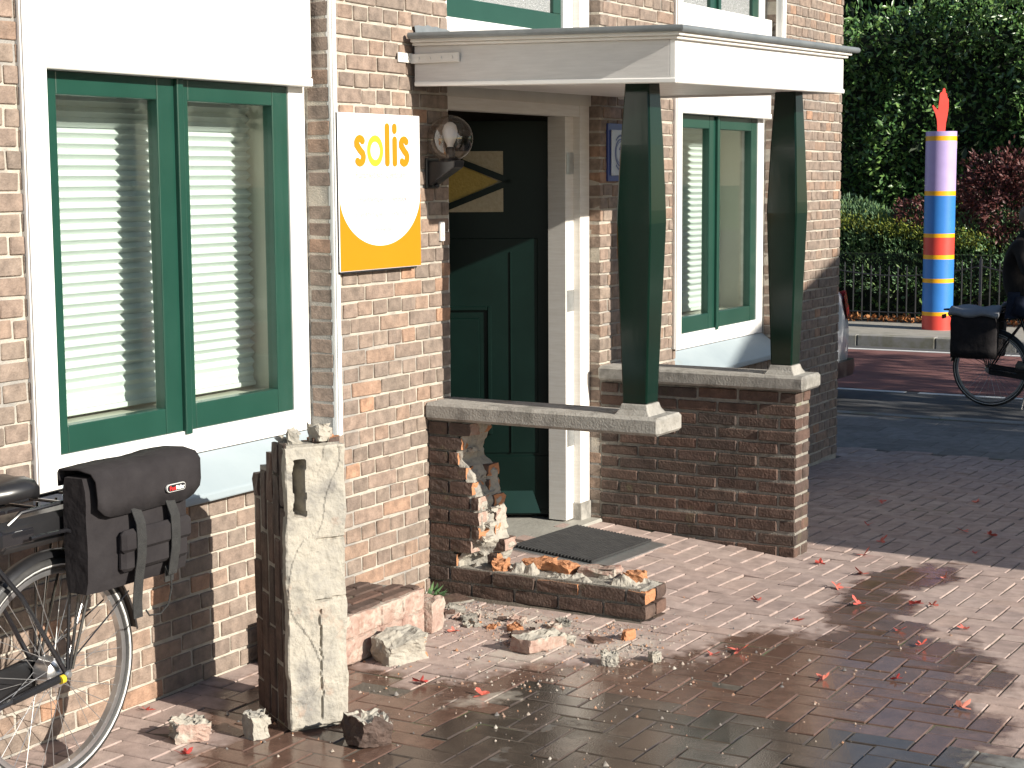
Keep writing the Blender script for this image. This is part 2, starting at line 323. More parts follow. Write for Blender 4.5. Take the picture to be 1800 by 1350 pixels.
tile_m = mat('pavement_tile', [(0.1860, 0.1760, 0.1643), (0.2325, 0.2211, 0.2087), (0.1674, 0.1578, 0.1466), (0.2046, 0.1939, 0.1776)], scale=12, rough=0.9, bump=0.3, bscale=120, rnd=True, rn=0.5)
joint_m = mat('joint_sand', [(.085, .072, .055), (.12, .10, .08), (.06, .052, .04)], scale=7, rough=0.95, bump=0.5, bscale=120, stain=((.07, .10, .025), 2.3, .56, .8))
asph_m = mat('asphalt', [(.060, .061, .064), (.085, .086, .088), (.07, .07, .072)], scale=1.4, rough=0.9, bump=0.5, bscale=130, detail=9)
cycle_m = mat('red_asphalt', [(.15, .060, .055), (.20, .085, .075), (.13, .055, .05)], scale=1.6, rough=0.9, bump=0.5, bscale=130, detail=9)
line_m = mat('road_paint', [(.62, .62, .60), (.74, .74, .72)], scale=9, rough=0.7)
kerb_m = mat('kerb_stone', [(.24, .235, .22), (.30, .29, .27)], scale=5, rough=0.9, bump=0.4, bscale=90, stain=((.16, .15, .08), 2, .5, .6))
walk_m = mat('footway', [(.26, .245, .21), (.33, .31, .27), (.22, .21, .18)], scale=2.5, rough=0.9, bump=0.3, bscale=90, detail=8)
soil_m = mat('soil', [(.05, .042, .032), (.09, .075, .055)], scale=3, rough=0.95, bump=0.6, bscale=20)
grass_m = mat('grass', [(.05, .08, .02), (.09, .12, .035)], scale=3, rough=0.9, bump=0.6, bscale=20)
laurel_m = mat('laurel_leaf', [(0.0508, 0.1190, 0.0364), (0.0725, 0.1610, 0.0476), (0.0943, 0.1890, 0.0504), (0.1450, 0.2380, 0.0630), (0.0580, 0.1330, 0.0420), (0.0798, 0.1680, 0.0476)], scale=4, rough=0.33, spec=0.6, rnd=True, rn=0.4)
junip_m = mat('juniper_spray', [(.075, .155, .07), (.11, .21, .09), (.09, .175, .095), (.12, .22, .105), (.14, .22, .06), (.095, .185, .075)], scale=1.0, rough=0.65, rnd=True, rn=0.5)
yjunip_m = mat('golden_spray', [(.14, .18, .02), (.19, .22, .025), (.10, .14, .02)], scale=1.5, rough=0.65, rnd=True, rn=0.5)
maple_m = mat('red_leaf', [(.085, .022, .022), (.13, .035, .03), (.06, .02, .02), (.16, .06, .05)], scale=4, rough=0.55, rnd=True, rn=0.4)
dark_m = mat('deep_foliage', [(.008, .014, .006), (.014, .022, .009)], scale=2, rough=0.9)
bark_m = mat('bark', [(.07, .055, .04), (.12, .095, .07)], scale=8, rough=0.95, bump=0.8, bscale=30)
conif_m = mat('conifer_spray', [(.012, .022, .010), (.018, .032, .014), (.024, .04, .016)], scale=2, rough=0.75, rnd=True)
iron_m = mat('wrought_iron', [(.030, .031, .034), (.045, .047, .05)], scale=20, rough=0.35, metal=0.2)
fallen_m = mat('fallen_leaf', [(.50, .06, .05), (.62, .14, .10), (.40, .04, .035), (.66, .24, .17), (.55, .09, .07)], scale=30, rough=0.6, rnd=True, rn=0.5)
litter_m = mat('leaf_litter', [(.30, .11, .035), (.38, .16, .05), (.22, .08, .03), (.42, .22, .08)], scale=9, rough=0.8, rnd=True, rn=0.4)
chip_m = mat('chip', [(.46, .41, .34), (.30, .17, .12), (.55, .50, .43), (.12, .115, .12), (.40, .36, .31), (.50, .24, .12), (.20, .19, .18)], scale=40, rough=0.95, bump=0.5, bscale=90, rnd=True)
car_m = mat('white_car_paint', [(.62, .64, .66), (.68, .70, .72)], scale=2, rough=0.25, coat=0.6)
tail_m = mat('tail_lamp', [(.32, .015, .015), (.38, .02, .02)], scale=9, rough=0.12, coat=0.6)
carg_m = mat('car_glass', [(.012, .014, .016), (.02, .022, .024)], scale=2, rough=0.05, coat=0.5)
jacket_m = mat('dark_jacket', [(.014, .012, .012), (.024, .021, .020)], scale=5, rough=0.85, bump=0.6, bscale=14, spec=0.2)
jeans_m = mat('dark_jeans', [(.018, .024, .045), (.026, .034, .06)], scale=6, rough=0.85, bump=0.3, bscale=60, spec=0.2)
skin_m = mat('skin', [(.46, .27, .19), (.52, .32, .23)], scale=6, rough=0.55)
hair_m = mat('hair', [(.11, .075, .05), (.16, .115, .08)], scale=30, rough=0.7, bump=0.6, bscale=90)
shoe_m = mat('shoe', [(.10, .095, .075), (.16, .15, .12)], scale=9, rough=0.7)
def solid(name, c, rough=0.4, spec=.5): return mat(name, [c, tuple(min(1, x*1.12) for x in c)], scale=5, rough=rough, spec=spec)
pole_cols = {'lilac': solid('lilac_paint', (.42, .33, .60)), 'yellow': solid('pole_yellow', (.82, .40, .01)), 'blue': solid('pole_blue', (.035, .19, .55)), 'red': solid('pole_red', (.62, .06, .045))}
hand_m = solid('hand_red', (.78, .07, .05))

# ------------------------------------------------------------------ pieces (bricks, pavers): alike pieces share mesh data
TPL = {}
def template(key, size, b, jit, mats, variants=5, mi=0):
    out = []
    for k in range(variants):
        vs, fs = cbox(*size, b); r = random.Random(hash((key, k)) & 0xffff if False else sum(map(ord, key))*31+k)
        cj = {}
        w = []
        for p in vs:
            s = (p[0] > 0, p[1] > 0, p[2] > 0)
            if s not in cj: cj[s] = [r.uniform(-jit, jit) for _ in range(3)]
            w.append([p[i]+cj[s][i]+r.uniform(-jit, jit)*.35 for i in range(3)])
        me = bpy.data.meshes.new(key); me.from_pydata(w, [], fs)
        for m in mats: me.materials.append(m)
        out.append((me, np.array(w), fs))
    TPL[key] = (out, size, mats)
def place(pieces, parent, name, limit=300, stuff_name=None):
    """pieces: (template key, Matrix). The ones largest in the picture become objects, the rest one mesh."""
    off = ORG[parent.name]; ranked = []
    for (k, M) in pieces:
        x, y, z = proj(M.translation)
        inside = z > .3 and -60 < x < 1860 and -60 < y < 1410
        s = TPL[k][1]; ar = sorted(s)[1]*sorted(s)[2]*M.to_scale().x/max(z, .3)**2
        ranked.append((ar if inside else ar*1e-4, k, M))
    ranked.sort(key=lambda t: -t[0])
    for i, (a, k, M) in enumerate(ranked[:limit]):
        tp = TPL[k][0]; me = tp[i*7 % len(tp)][0]
        o = bpy.data.objects.new(name, me); link(o, parent); M2 = M.copy(); M2.translation = M.translation-off; o.matrix_basis = M2
        ORG[o.name] = off
    rest = ranked[limit:]
    if rest:
        bym = {}
        for (a, k, M) in rest: bym.setdefault(id(TPL[k][2][0]), []).append((k, M))
        mats = []; V = []; T = []; Q = []; RN = []; tm = []; qm = []; n = 0
        for lst in bym.values():
            mi = len(mats); mats.append(TPL[lst[0][0]][2][0])
            for i, (k, M) in enumerate(lst):
                tp = TPL[k][0]; _, w, fs = tp[(i*5+2) % len(tp)]
                A = np.array(M); V.append(w @ A[:3, :3].T+A[:3, 3]-np.array(off))
                RN.append(np.full(len(w), random.random()))
                for f in fs: (T if len(f) == 3 else Q).append([j+n for j in f]); (tm if len(f) == 3 else qm).append(mi)
                n += len(w)
        me = bpy.data.meshes.new(stuff_name or name); me.from_pydata(np.concatenate(V).tolist(), [], Q+T)
        for m in mats: me.materials.append(m)
        me.polygons.foreach_set('material_index', qm+tm)
        at = me.attributes.new('rnd', 'FLOAT', 'POINT'); at.data.foreach_set('value', np.concatenate(RN).astype(np.float32))
        o = bpy.data.objects.new(stuff_name or name, me); link(o, parent); o['kind'] = 'stuff'; ORG[o.name] = off
HD, ST, CH = .108, .216, .0664
J = .010
template('header', (HD-J, .104, CH-.0105), .003, .0016, [brick_m], 6)
template('stretcher', (ST-J, .104, CH-.0105), .003, .0016, [brick_m], 6)
template('p_stretcher', (.220-.012, .06, .0645-.013), .005, .0022, [pbrick_m], 6)
template('p_header', (.098, .06, .0645-.013), .005, .0022, [pbrick_m], 4)
template('solid_brick', (.205, .093, .0545), .005, .0024, [pbrick_m], 6)
template('red_paver', (.2010, .0968, .06), .0032, .0010, [pav_r], 5)
template('grey_paver', (.2010, .0968, .06), .0032, .0010, [pav_g], 5)
template('pavement_tile', (.296, .296, .05), .004, .001, [tile_m], 3)
def face_mat(c, facing, sx=1.0, tilt=0.0):
    th = {'-y': 0, '-x': -90, '+x': 90, '+y': 180}[facing]
    return Matrix.Translation(c) @ Matrix.Rotation(R_(th), 4, 'Z') @ Matrix.Rotation(tilt, 4, 'Y') @ Matrix.Diagonal((sx, 1, 1, 1))

# ------------------------------------------------------------------ terrain levels
def H(x, y):
    z = -.03*max(0.0, min(x, 12.3)-6.3)
    if 6.40 < x < 8.10 and -1.15 < y <= .6: z += .09*max(0.0, min(1.0, 1+y/1.1))
    if x > 12.3: z -= .006*min(1.9, x-12.3)
    return z

# ground to the horizon, road, pavements
g = MB(); g.add([(-300, -300, -.5), (400, -300, -.5), (400, 300, -.5), (-300, 300, -.5)], [(0, 1, 2, 3)])
tag(g.build('ground', grass_m), 'flat green ground reaching to the horizon', 'ground', kind='structure')
xs = [-30, 0, 2, 4, 6.3, 6.45, 6.5, 6.55, 7.0, 7.5, 7.97, 8.0, 8.05, 8.6, 9.2, 10, 11, 12.3, 14.2]; ys = [-40, -12, -5, -3, -2, -1.2, -1.13, -1.08, -.8, -.5, -.2, 0.02, .3, .62, 2, 5, 10, 30]
g = MB(); n = len(ys)
g.add([(x, y, H(x, y)-(.011 if 6.3 < x < 8.2 and y > -1.3 else .0045)) for x in xs for y in ys], [(i*n+j, (i+1)*n+j, (i+1)*n+j+1, i*n+j+1) for i in range(len(xs)-1) for j in range(n-1)])
pavement = g.build('pavement', joint_m); tag(pavement, 'sand-jointed paving in front of the brick house', 'pavement', kind='structure')
g = MB(); g.add([(14.35, -60, -.30), (21.0, -60, -.30), (21.0, 60, -.30), (14.35, 60, -.30)], [(0, 1, 2, 3)])
tag(g.build('road', asph_m), 'asphalt road crossing behind the house corner', 'road', kind='structure')
g = MB(); g.add([(16.72, -60, -.296), (20.50, -60, -.296), (20.50, 60, -.296), (16.72, 60, -.296)], [(0, 1, 2, 3)])
tag(g.build('cycle_lane', cycle_m), 'reddish asphalt strip between the white road lines', 'cycle lane', kind='structure')
g = MB()
for y0 in np.arange(-24, 30, 3.0):
    g.box(16.56, 16.66, y0-1.98, y0+.9-1.0+.98, -.2985, -.2925)
g.box(20.53, 20.63, -40, 1.97, -.2985, -.2925); g.box(20.53, 20.63, 1.975, 50, -.2985, -.2925)
tag(g.build('road_marking', line_m), 'white painted lines along the road', 'road marking', kind='structure')
g = MB(); g.box(21.16, 23.2, -60, 60, -.5, -.165)
tag(g.build('far_pavement', walk_m), 'sunlit footway beyond the road beneath the striped post', 'pavement', kind='structure')
kb = tag(bpy.data.objects.new('kerb', None), 'pale concrete kerb stones edging the road', 'kerb', kind='structure'); COL.objects.link(kb); ORG[kb.name] = Vector((0, 0, 0))
for x0, x1, zt in ((14.2, 14.35, -.19), (21.0, 21.16, -.16)):
    for y0 in np.arange(-10, 10, 1.0):
        m = MB(); m.box(x0, x1, y0+.004, y0+.996, -.5, zt+random.uniform(-.004, .004), .012); m.build('kerb_stone', kerb_m, kb)
g = MB(); g.box(23.2, 60, -60, 60, -.5, -.15); tag(g.build('garden_soil', soil_m), 'dark planting bed behind the iron fence', 'soil', kind='structure')

# ------------------------------------------------------------------ paving stones (90 degree herringbone)
pc = []; u = .1035
GX, GY = 5.37, -1.07
FR2 = [(4.465, -.646), (4.633, -.752), (4.80, -.477), (4.633, -.371)]
for c in range(int(2.0/u), int(12.35/u)+1):
    for r in range(int(-5.6/u), int(2.2/u)+1):
        k = (c-r) % 4
        if k == 0: cx, cy, rot = (c+1)*u, (r+.5)*u, 0
        elif k == 3: cx, cy, rot = (c+.5)*u, (r+1)*u, 90
        else: continue
        if cx > 12.28: continue
        if cy > .02 and cx < 11.78 and not (6.6 < cx < 7.95 and cy < .05): continue
        if 6.36 < cx < 6.51 and cy > -1.03: continue
        if 8.02 < cx < 8.15 and cy > -1.05: continue
        px, py, z = proj((cx, cy, 0))
        if z < 1 or px < -1000 or px > 2900 or py > 2100: continue
        grey = cx < GX and cy < GY
        sl = -.03 if cx > 6.3 else 0
        M = Matrix.Translation((cx, cy, H(cx, cy)-.03+random.gauss(0, .0015))) @ Matrix.Rotation(math.atan(-sl)+random.gauss(0, .006), 4, 'Y') @ Matrix.Rotation((R_(4.6) if 6.5 < cx < 8 and cy > -1.1 else 0)+random.gauss(0, .006), 4, 'X') @ Matrix.Rotation(R_(rot)+random.gauss(0, .006), 4, 'Z')
        pc.append(('grey_paver' if grey else 'red_paver', M))
place(pc, pavement, 'paver', 300, 'paver_field')
pc = []
for i in range(6):
    for j in range(40):
        x, y = 12.44+i*.3, -5.5+j*.3+(i % 2)*.15
        pc.append(('pavement_tile', Matrix.Translation((x, y, H(x, y)-.025)) @ Matrix.Rotation(random.gauss(0, .004), 4, 'X')))
place(pc, pavement, 'tile', 300)

# ------------------------------------------------------------------ the brick house
house = thing('brick_house', (7, 0, 0), 'brown brick house with white and green windows and an open dark door', 'house')
LW, RW = (4.04, 5.626), (8.94, 10.53)
m = MB(); e = .0065
for (x0, x1) in ((1.2, 4.04), (5.626+e, 6.53-e), (7.99+e, 8.94-e), (10.53+e, 11.70-e)):
    m.box(x0, x1, e, .30, -.5, 5.0)
for (x0, x1) in (LW, RW):
    m.box(x0-.003, x1+.003, e+.0005, .2995, -.5, .66)
    m.box(x0-.003, x1+.003, .12, .2995, 4.0, 4.99)
m.box(6.5, 8.0, .12, .2995, 4.2, 4.99)
m.box(11.40, 11.694, .30, 8.0, -.5, 5.0); m.box(1.2, 11.40, 7.7, 8.0, -.5, 5.0); m.box(1.2, 1.5, .3, 7.7, -.5, 5.0)
m.build('wall', mortar_m, house)
m = MB(); m.box(.9, 12.0, -.25, 8.3, 5.0, 5.2); m.build('roof', zinc_m, house)
bp = []
def spans(z):
    if z < .645: return [(1.22, 6.53), (7.99, 11.70)]
    return [(1.22, 4.04), (5.626, 6.53), (7.99, 8.94), (10.53, 11.70)]
rb = random.Random(5)
for k in range(-2, 52):
    zc = k*CH+CH/2+.002
    if zc > 3.32: break
    for (a, b) in spans(zc):
        if k % 2:                                    # headers
            x = 2.9-HD*17; seq = []
            while x < 11.9: seq.append((x, x+HD, 'header')); x += HD
        else:
            x = 2.9-ST*9+(HD/2 if (k//2) % 2 else HD*1.5); seq = []
            rk = random.Random(k)
            while x < 11.9:
                if rk.random() < .14: seq += [(x, x+HD, 'header'), (x+HD, x+ST, 'header')]
                else: seq.append((x, x+ST, 'stretcher'))
                x += ST
        seq = [[max(x0, a), min(x1, b), t] for (x0, x1, t) in seq if min(x1, b)-max(x0, a) > 1e-4]
        if len(seq) > 1 and seq[0][1]-seq[0][0] < .04: seq[1][0] = seq[0][0]; seq.pop(0)
        if len(seq) > 1 and seq[-1][1]-seq[-1][0] < .04: seq[-2][1] = seq[-1][1]; seq.pop()
        for (x0, x1, t) in seq:
            L = x1-x0
            if L < .03: continue
            full = ST if t == 'stretcher' else HD
            if t == 'stretcher' and L < HD+.02: t, full = 'header', HD
            sx = (L-J)/(full-J)
            if L < full-.001 and (abs(x0-a) < 1e-6 or abs(x1-b) < 1e-6): pass
            dx = rb.gauss(0, .0015); dy = rb.gauss(0, .0012)
            c = ((x0+x1)/2+(dx if L > .09 else 0), .052+dy, zc+rb.gauss(0, .0014))
            bp.append((t, face_mat(c, '-y', sx, rb.gauss(0, .006))))
place(bp, house, 'brick', 300, 'brick_field')

def window(X0, z0, zt, sill=True, panel=True, glass=glass_m, lab=None):
    """white outer frame recessed in the opening, two green sashes"""
    X1 = X0+1.586; f = MB()
    f.box(X0, X0+.105, .11, .22, z0-.09, zt+.1); f.box(X0+1.48, X1-.001, .11, .22, z0-.09, zt+.1)
    f.box(X0+.105, X0+1.48, .1105, .2195, z0-.09, z0); f.box(X0+.105, X0+1.48, .1105, .2195, zt, zt+.1)
    w = f.build('window', white_m, house, bev=.003)
    if lab: w['label'] = lab
    for (a, b, ga, gb) in ((.105, .813, .228, .722), (.849, 1.48, .888, 1.383)):
        s = MB(); y0, y1 = .116, .165; g0, g1 = z0+.095, zt-.078
        s.box(X0+a, X0+ga, y0, y1, z0, zt); s.box(X0+gb, X0+b, y0, y1, z0, zt)
        s.box(X0+ga, X0+gb, y0+.0005, y1, z0, g0); s.box(X0+ga, X0+gb, y0+.0005, y1, g1, zt)
        s.build('sash', green_m, w, bev=.004)
        s = MB(); s.box(X0+ga-.004, X0+gb+.004, .139, .144, g0-.004, g1+.004); s.build('pane', glass, w)
    s = MB(); s.box(X0+.813, X0+.849, .100, .17, z0-.012, zt+.02); s.build('mullion', green_m, w, bev=.004)
    if sill:
        s = MB(); a, b = X0-.0, X1
        y0, y1 = .109, -.055
        s.add([(a+.002, y0, z0-.092), (b-.002, y0, z0-.092), (b+.0, y1, .705), (a, y1, .705), (a+.002, y0, .655), (b-.002, y0, .655), (b, y1, .675), (a, y1, .675)],
              [(0, 1, 2, 3), (3, 2, 6, 7), (7, 6, 5, 4), (0, 3, 7, 4), (1, 5, 6, 2)])
        s.build('sill', sill_m, w, bev=.006)
    if panel:
        s = MB(); s.box(X0+.03, X1-.018, .058, .115, zt+.035, zt+.62, .004); s.box(X0+.03, X1-.018, .052, .115, zt, zt+.033, .004)
        s.build('shutter_box', white_m, w)
    return w
wl = window(4.04, .912, 2.19, lab='pair of green sashes in a white frame above the parked bicycle')
wr = window(8.94, .912, 2.19, lab='pair of green sashes in a white frame behind the porch posts')
wu = window(8.94, 2.62, 4.0, sill=False, panel=False, glass=frost_m)
# vertical channels at the opening corners
for (x0, x1, z0, z1) in ((3.985, 4.095, .70, 4.4), (5.630, 5.668, .80, 4.4), (8.885, 8.972, .86, 4.4), (10.50, 10.555, 2.45, 4.4)):
    m = MB(); m.box(x0, x1, -.020, -.006, z0, z1, .003); m.box(x0+.003, (x0+x1)/2-.003, -.028, -.0205, z0, z1, .002); m.box(x0+.003, x1-.003, -.0065, .03, z0+.002, z1-.002); m.build('guide_rail', white_m, house)
# rooms behind the windows
for (x0, x1) in ((3.9, 5.9), (8.3, 10.9)):
    m = MB(); y0, y1, z0, z1 = .31, 2.6, .6, 4.3
    m.add([(x0, y1, z0), (x1, y1, z0), (x1, y1, z1), (x0, y1, z1), (x0, y0, z0), (x1, y0, z0), (x1, y0, z1), (x0, y0, z1)], [(0, 1, 2, 3), (0, 4, 5, 1), (3, 2, 6, 7), (0, 3, 7, 4), (1, 5, 6, 2)])
    m.build('room_wall', plaster_m, house)
    m = MB(); m.box(5.548 if x0 < 5 else 10.45, 5.75 if x0 < 5 else 10.62, .225, .62, .9, 2.6); m.build('inner_jamb', cream_m, house)
    m = MB(); m.box(x0+.05, x1-.05, .221, .56, .955, .985, .004); m.build('inner_sill', cream_m, house)
# pleated blinds
def blind(x0, x1, y, z0, z1, label):
    p = .0375; n = int((z1-z0)/p); vs = []; dep = .013
    for i in range(2*n+1):
        z = z0+.02+i*p/2; yy = y+(dep if i % 2 else -dep)*(1 if z > z0+.17 else max(.25, (z-z0)/.17))
        vs += [(x0, yy, z), (x1, yy, z)]
    root = thing('pleated_blind', ((x0+x1)/2, y, z0), label, 'blind')
    m = MB(); m.add(vs, [(2*i, 2*i+1, 2*i+3, 2*i+2) for i in range(2*n)]); m.build('pleated_cloth', blind_m, root)
    m = MB(); m.box(x0, x1, y-.014, y+.014, z0, z0+.019, .003); m.build('bottom_rail', white_m, root)
    m = MB(); m.box(x0, x1, y-.02, y+.02, z1, z1+.035, .003); m.build('head_rail', white_m, root)
blind(4.10, 5.54, .33, 1.0, 2.3, 'white pleated blind behind the pane above the bicycle bag')
blind(8.98, 10.13, .33, 1.0, 2.3, 'white pleated blind in the window behind the porch posts')
# net curtain side panel seen in the far window
m = MB(); vs = []
for i in range(41):
    x = 10.17+i*.0068; yy = .43+.022*math.sin(i*1.35); vs += [(x, yy, .99), (x, yy, 2.5)]
m.add(vs, [(2*i, 2*i+2, 2*i+3, 2*i+1) for i in range(40)])
tag(m.build('curtain', blind_m, smooth='all', loc=(10.3, .43, .99)), 'pale gathered curtain beside the blind behind the porch posts', 'curtain')

# door bay -------------------------------------------------------------
m = MB(); m.box(7.886, 7.989, .06, .155, .14, 4.2, .002); m.box(6.531, 6.62, .06, .155, .14, 4.2, .002)
m.box(6.62, 7.886, .064, .15, 2.135, 2.47); m.box(7.80, 7.886, .10, .2, .06, 2.135)
m.build('door_frame', wood_w, house)
m = MB(); m.box(6.53, 7.989, .05, .1, 2.19, 2.30); m.build('door_head', cream_m, house)
for x0, x1 in ((7.878, 7.9895), (6.5305, 6.63)):
    m = MB(); m.box(x0, x1, .05, .16, -.02, .142, .004); m.build('jamb_block', stone_m, house)
# upper light above the canopy
uw = MB(); uw.box(6.62, 7.886, .085, .15, 2.47, 2.545); uw = uw.build('window', white_m, house, bev=.003)
s = MB(); s.box(6.62, 7.78, .11, .155, 2.546, 2.64); s.box(7.70, 7.78, .1105, .155, 2.64, 4.1); s.box(6.62, 6.70, .1105, .155, 2.64, 4.1); s.box(6.70, 7.70, .1105, .155, 4.0, 4.1); s.build('sash', green_m, uw, bev=.004)
s = MB(); s.box(7.782, 7.884, .10, .15, 2.546, 4.1); s.build('side_post', white_m, uw)
s = MB(); s.box(6.70, 7.70, .13, .136, 2.64, 4.0); s.build('pane', frost_m, uw)
# hall
m = MB(); x0, x1, y0, y1, z0, z1 = 6.35, 8.2, .305, 3.2, .03, 2.5
m.add([(x0, y1, z0), (x1, y1, z0), (x1, y1, z1), (x0, y1, z1), (x0, y0, z0), (x1, y0, z0), (x1, y0, z1), (x0, y0, z1)], [(0, 1, 2, 3), (0, 4, 5, 1), (3, 2, 6, 7), (0, 3, 7, 4), (1, 5, 6, 2)])
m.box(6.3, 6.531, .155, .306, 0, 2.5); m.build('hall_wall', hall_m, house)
m = MB(); m.box(6.535, 7.985, -.02, .50, -.1, .052, .008); m.build('threshold', step_m, house)
# the door leaf, swung open into the hall
hx, hy = 7.875, .19; dv = Vector((-.5, .866, 0)); nv = Vector((-.866, -.5, 0))
DM = Matrix(((dv.x, -nv.x, 0, hx), (dv.y, -nv.y, 0, hy), (0, 0, 1, 0), (0, 0, 0, 1)))     # local: x along leaf, y into the leaf, z up
def dbox(mb, a0, a1, y0, y1, z0, z1, b=0):
    c = DM @ Vector(((a0+a1)/2, (y0+y1)/2, (z0+z1)/2)); M = DM.copy(); M.translation = c
    return mb.obox(M, a1-a0, y1-y0, z1-z0, b)
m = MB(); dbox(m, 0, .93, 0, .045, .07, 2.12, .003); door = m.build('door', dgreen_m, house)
m = MB(); dbox(m, 0.10, .80, -.007, 0.0, .40, 1.52, .003); dbox(m, .235, .245, -.016, -.007, .40, 1.45, .003); m.build('raised_field', dgreen_m, door)
for (a0, a1, z0, z1) in ((.34, .62, .5, 1.17),):
    m = MB()
    for q in ((a0, a0+.022, z0, z1), (a1-.022, a1, z0, z1), (a0+.022, a1-.022, z0, z0+.022), (a0+.022, a1-.022, z1-.022, z1)): dbox(m, q[0], q[1], -.024, -.007, q[2], q[3], .004)
    dbox(m, a0+.06, a1-.06, -.016, -.007, z0+.06, z1-.06, .006); m.build('panel', dgreen_m, door)
m = MB(); dbox(m, .03, .82, -.006, 0.0, .10, .385, .003); m.build('panel', dgreen_m, door)
m = MB(); M = DM.copy(); M.translation = DM @ Vector((.09, 0, .085))
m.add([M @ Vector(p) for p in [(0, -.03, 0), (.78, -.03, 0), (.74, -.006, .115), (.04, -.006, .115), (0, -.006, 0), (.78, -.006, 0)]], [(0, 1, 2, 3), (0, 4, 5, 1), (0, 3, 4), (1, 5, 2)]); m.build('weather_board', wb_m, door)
m = MB(); dbox(m, .275, .80, -.004, .001, 1.655, 1.965); m.build('pane', dglass_m, door)
m = MB(); M = DM.copy(); M.translation = DM @ Vector((.60, -.0065, 1.81)); m.prism([(-.30, .0), (-.08, .105), (.19, .105), (.19, -.105), (-.08, -.105)], M, .002); m.build('pane', dyel_m, door)
m = MB()
for (p, q) in (((.235, 1.81), (.62, 1.962)), ((.235, 1.81), (.62, 1.658)), ((.80, 1.89), (.62, 1.962)), ((.80, 1.73), (.62, 1.658))):
    m.bar(DM @ Vector((p[0], -.013, p[1])), DM @ Vector((q[0], -.013, q[1])), .012, .032, up=(0, 0, 1))
m.build('glazing_bar', dgreen_m, door)
for z in (.50, 1.20, 1.90):
    m = MB(); dbox(m, .0, .022, -.0035, 0, z-.055, z+.055)
    for i in range(5): m.tube([DM @ Vector((-.008, -.008, z-.052+i*.021)), DM @ Vector((-.008, -.008, z-.033+i*.021))], .0075, 8)
    m.build('hinge', steel_m, door)
    m = MB(); m.box(7.81, 7.884, .0965, .0995, z-.055, z+.055); m.build('hinge_plate', steel_m, house)
m = MB(); dbox(m, .83, .85, -.05, 0, 1.02, 1.05, .003); dbox(m, .73, .85, -.062, -.048, 1.025, 1.045, .004); m.build('handle', steel_m, door)
# mat
dm = thing('door_mat', (7.45, -.17, .03), 'black ribbed door mat in a metal tray before the doorstep', 'door mat')
X0, X1, Y0, Y1 = 7.05, 7.70, -.44, .0
def gz(x, y): return H(x, y)+.006
m = MB(); vs = [(x, y, gz(x, y)) for (x, y) in ((X0-.035, Y0-.07), (X1+.02, Y0-.07), (X1+.02, -.022), (X0-.035, -.022))]
m.add(vs+[(p[0], p[1], p[2]-.02) for p in vs], [(0, 1, 2, 3), (0, 4, 5, 1), (1, 5, 6, 2), (2, 6, 7, 3), (3, 7, 4, 0)]); m.build('tray', steel_m, dm)
for i in range(24):
    y = Y0+.008+i*(Y1-.03-Y0)/23
    m = MB(); m.bar((X0, y, gz(X0, y)+.010), (X1, y, gz(X1, y)+.010), .0125, .014, b=.003); m.build('rib', rubber_m, dm)

# ------------------------------------------------------------------ canopy
canopy = thing('porch_canopy', (7.2, -.6, 2.2), 'white flat porch canopy with grey zinc edge over the doorway', 'canopy')
CX0, CX1, CY0, CY1 = 6.225, 8.175, -.022, -1.228
def cz(x, y): u = (x-CX0)/(CX1-CX0); v = (y-CY0)/(CY1-CY0); return 2.218+.014*u-v*(.024-.02*u)
def skew(mb):
    mb.v = [(p[0], p[1], p[2]+cz(p[0], p[1])) for p in mb.v]; return mb
T = .025
m = MB(); m.box(CX0, CX0+T, CY1+T, CY0, 0, .165); skew(m).build('fascia', shaded_white_m, canopy, bev=.003)['label'] = 'shaded side board of the canopy'
m = MB(); m.box(CX1-T, CX1, CY1+T, CY0, 0, .165); skew(m).build('fascia', white_m, canopy, bev=.003)
m = MB(); m.box(CX0, CX1, CY1, CY1+T, 0, .165); skew(m).build('fascia', white_m, canopy, bev=.003)['label'] = 'sunlit front board of the canopy'
for (x0, x1, y0, y1) in ((CX0-.006, CX0+.012, CY1-.006, CY0), (CX1-.012, CX1+.006, CY1-.006, CY0), (CX0+.012, CX1-.012, CY1-.006, CY1+.012)):
    m = MB(); m.box(x0, x1, y0, y1, -.003, .018, .004); skew(m).build('bead', white_m, canopy)
for (d, z0, z1) in ((.018, .165, .178), (.032, .178, .197)):
    for (x0, x1, y0, y1) in ((CX0-d, CX0+.02, CY1-d, CY0), (CX1-.02, CX1+d, CY1-d, CY0), (CX0+.02, CX1-.02, CY1-d, CY1+.02)):
        m = MB(); m.box(x0, x1, y0, y1, z0, z1-.0005, .003); skew(m).build('moulding', wood_w, canopy)
m = MB(); m.box(CX0-.035, CX1+.075, CY1-.035, CY0, .1975, .205); skew(m).build('roof', zinc_m, canopy)
m = MB(); d = .042; m.tube([(CX0-d, CY0, .205), (CX0-d, CY1-d, .205), (CX1+.085, CY1-d, .205), (CX1+.085, CY0, .205)], .0135, 10); skew(m).build('zinc_edge', zinc_m, canopy, smooth=True)
nb = 10
for i in range(nb):
    y0 = CY1+T+.001+i*(CY0-CY1-T)/nb; m = MB(); m.box(CX0+T+.001, CX1-T-.001, y0, y0+(CY0-CY1-T)/nb-.004, .008, .026, .003); skew(m).build('soffit_board', white_m, canopy)
m = MB(); m.box(6.12, 6.232, -.012, -.004, 2.312, 2.352, .002); m.box(6.212, 6.2215, -.25, -.012, 2.309, 2.349, .002)
for p in (6.15, 6.195): m.lathe([(.007, -.016), (.007, -.012), (0, -.0115)][::-1], (p, 0, 2.332), 8, 'y')
for y in (-.05, -.105, -.16, -.215): m.lathe([(0, -.004), (.007, -.003), (.007, 0)], (6.212, y, 2.329), 8, 'x')
m.build('strap', wood_w, canopy)
m = MB()
vs = []
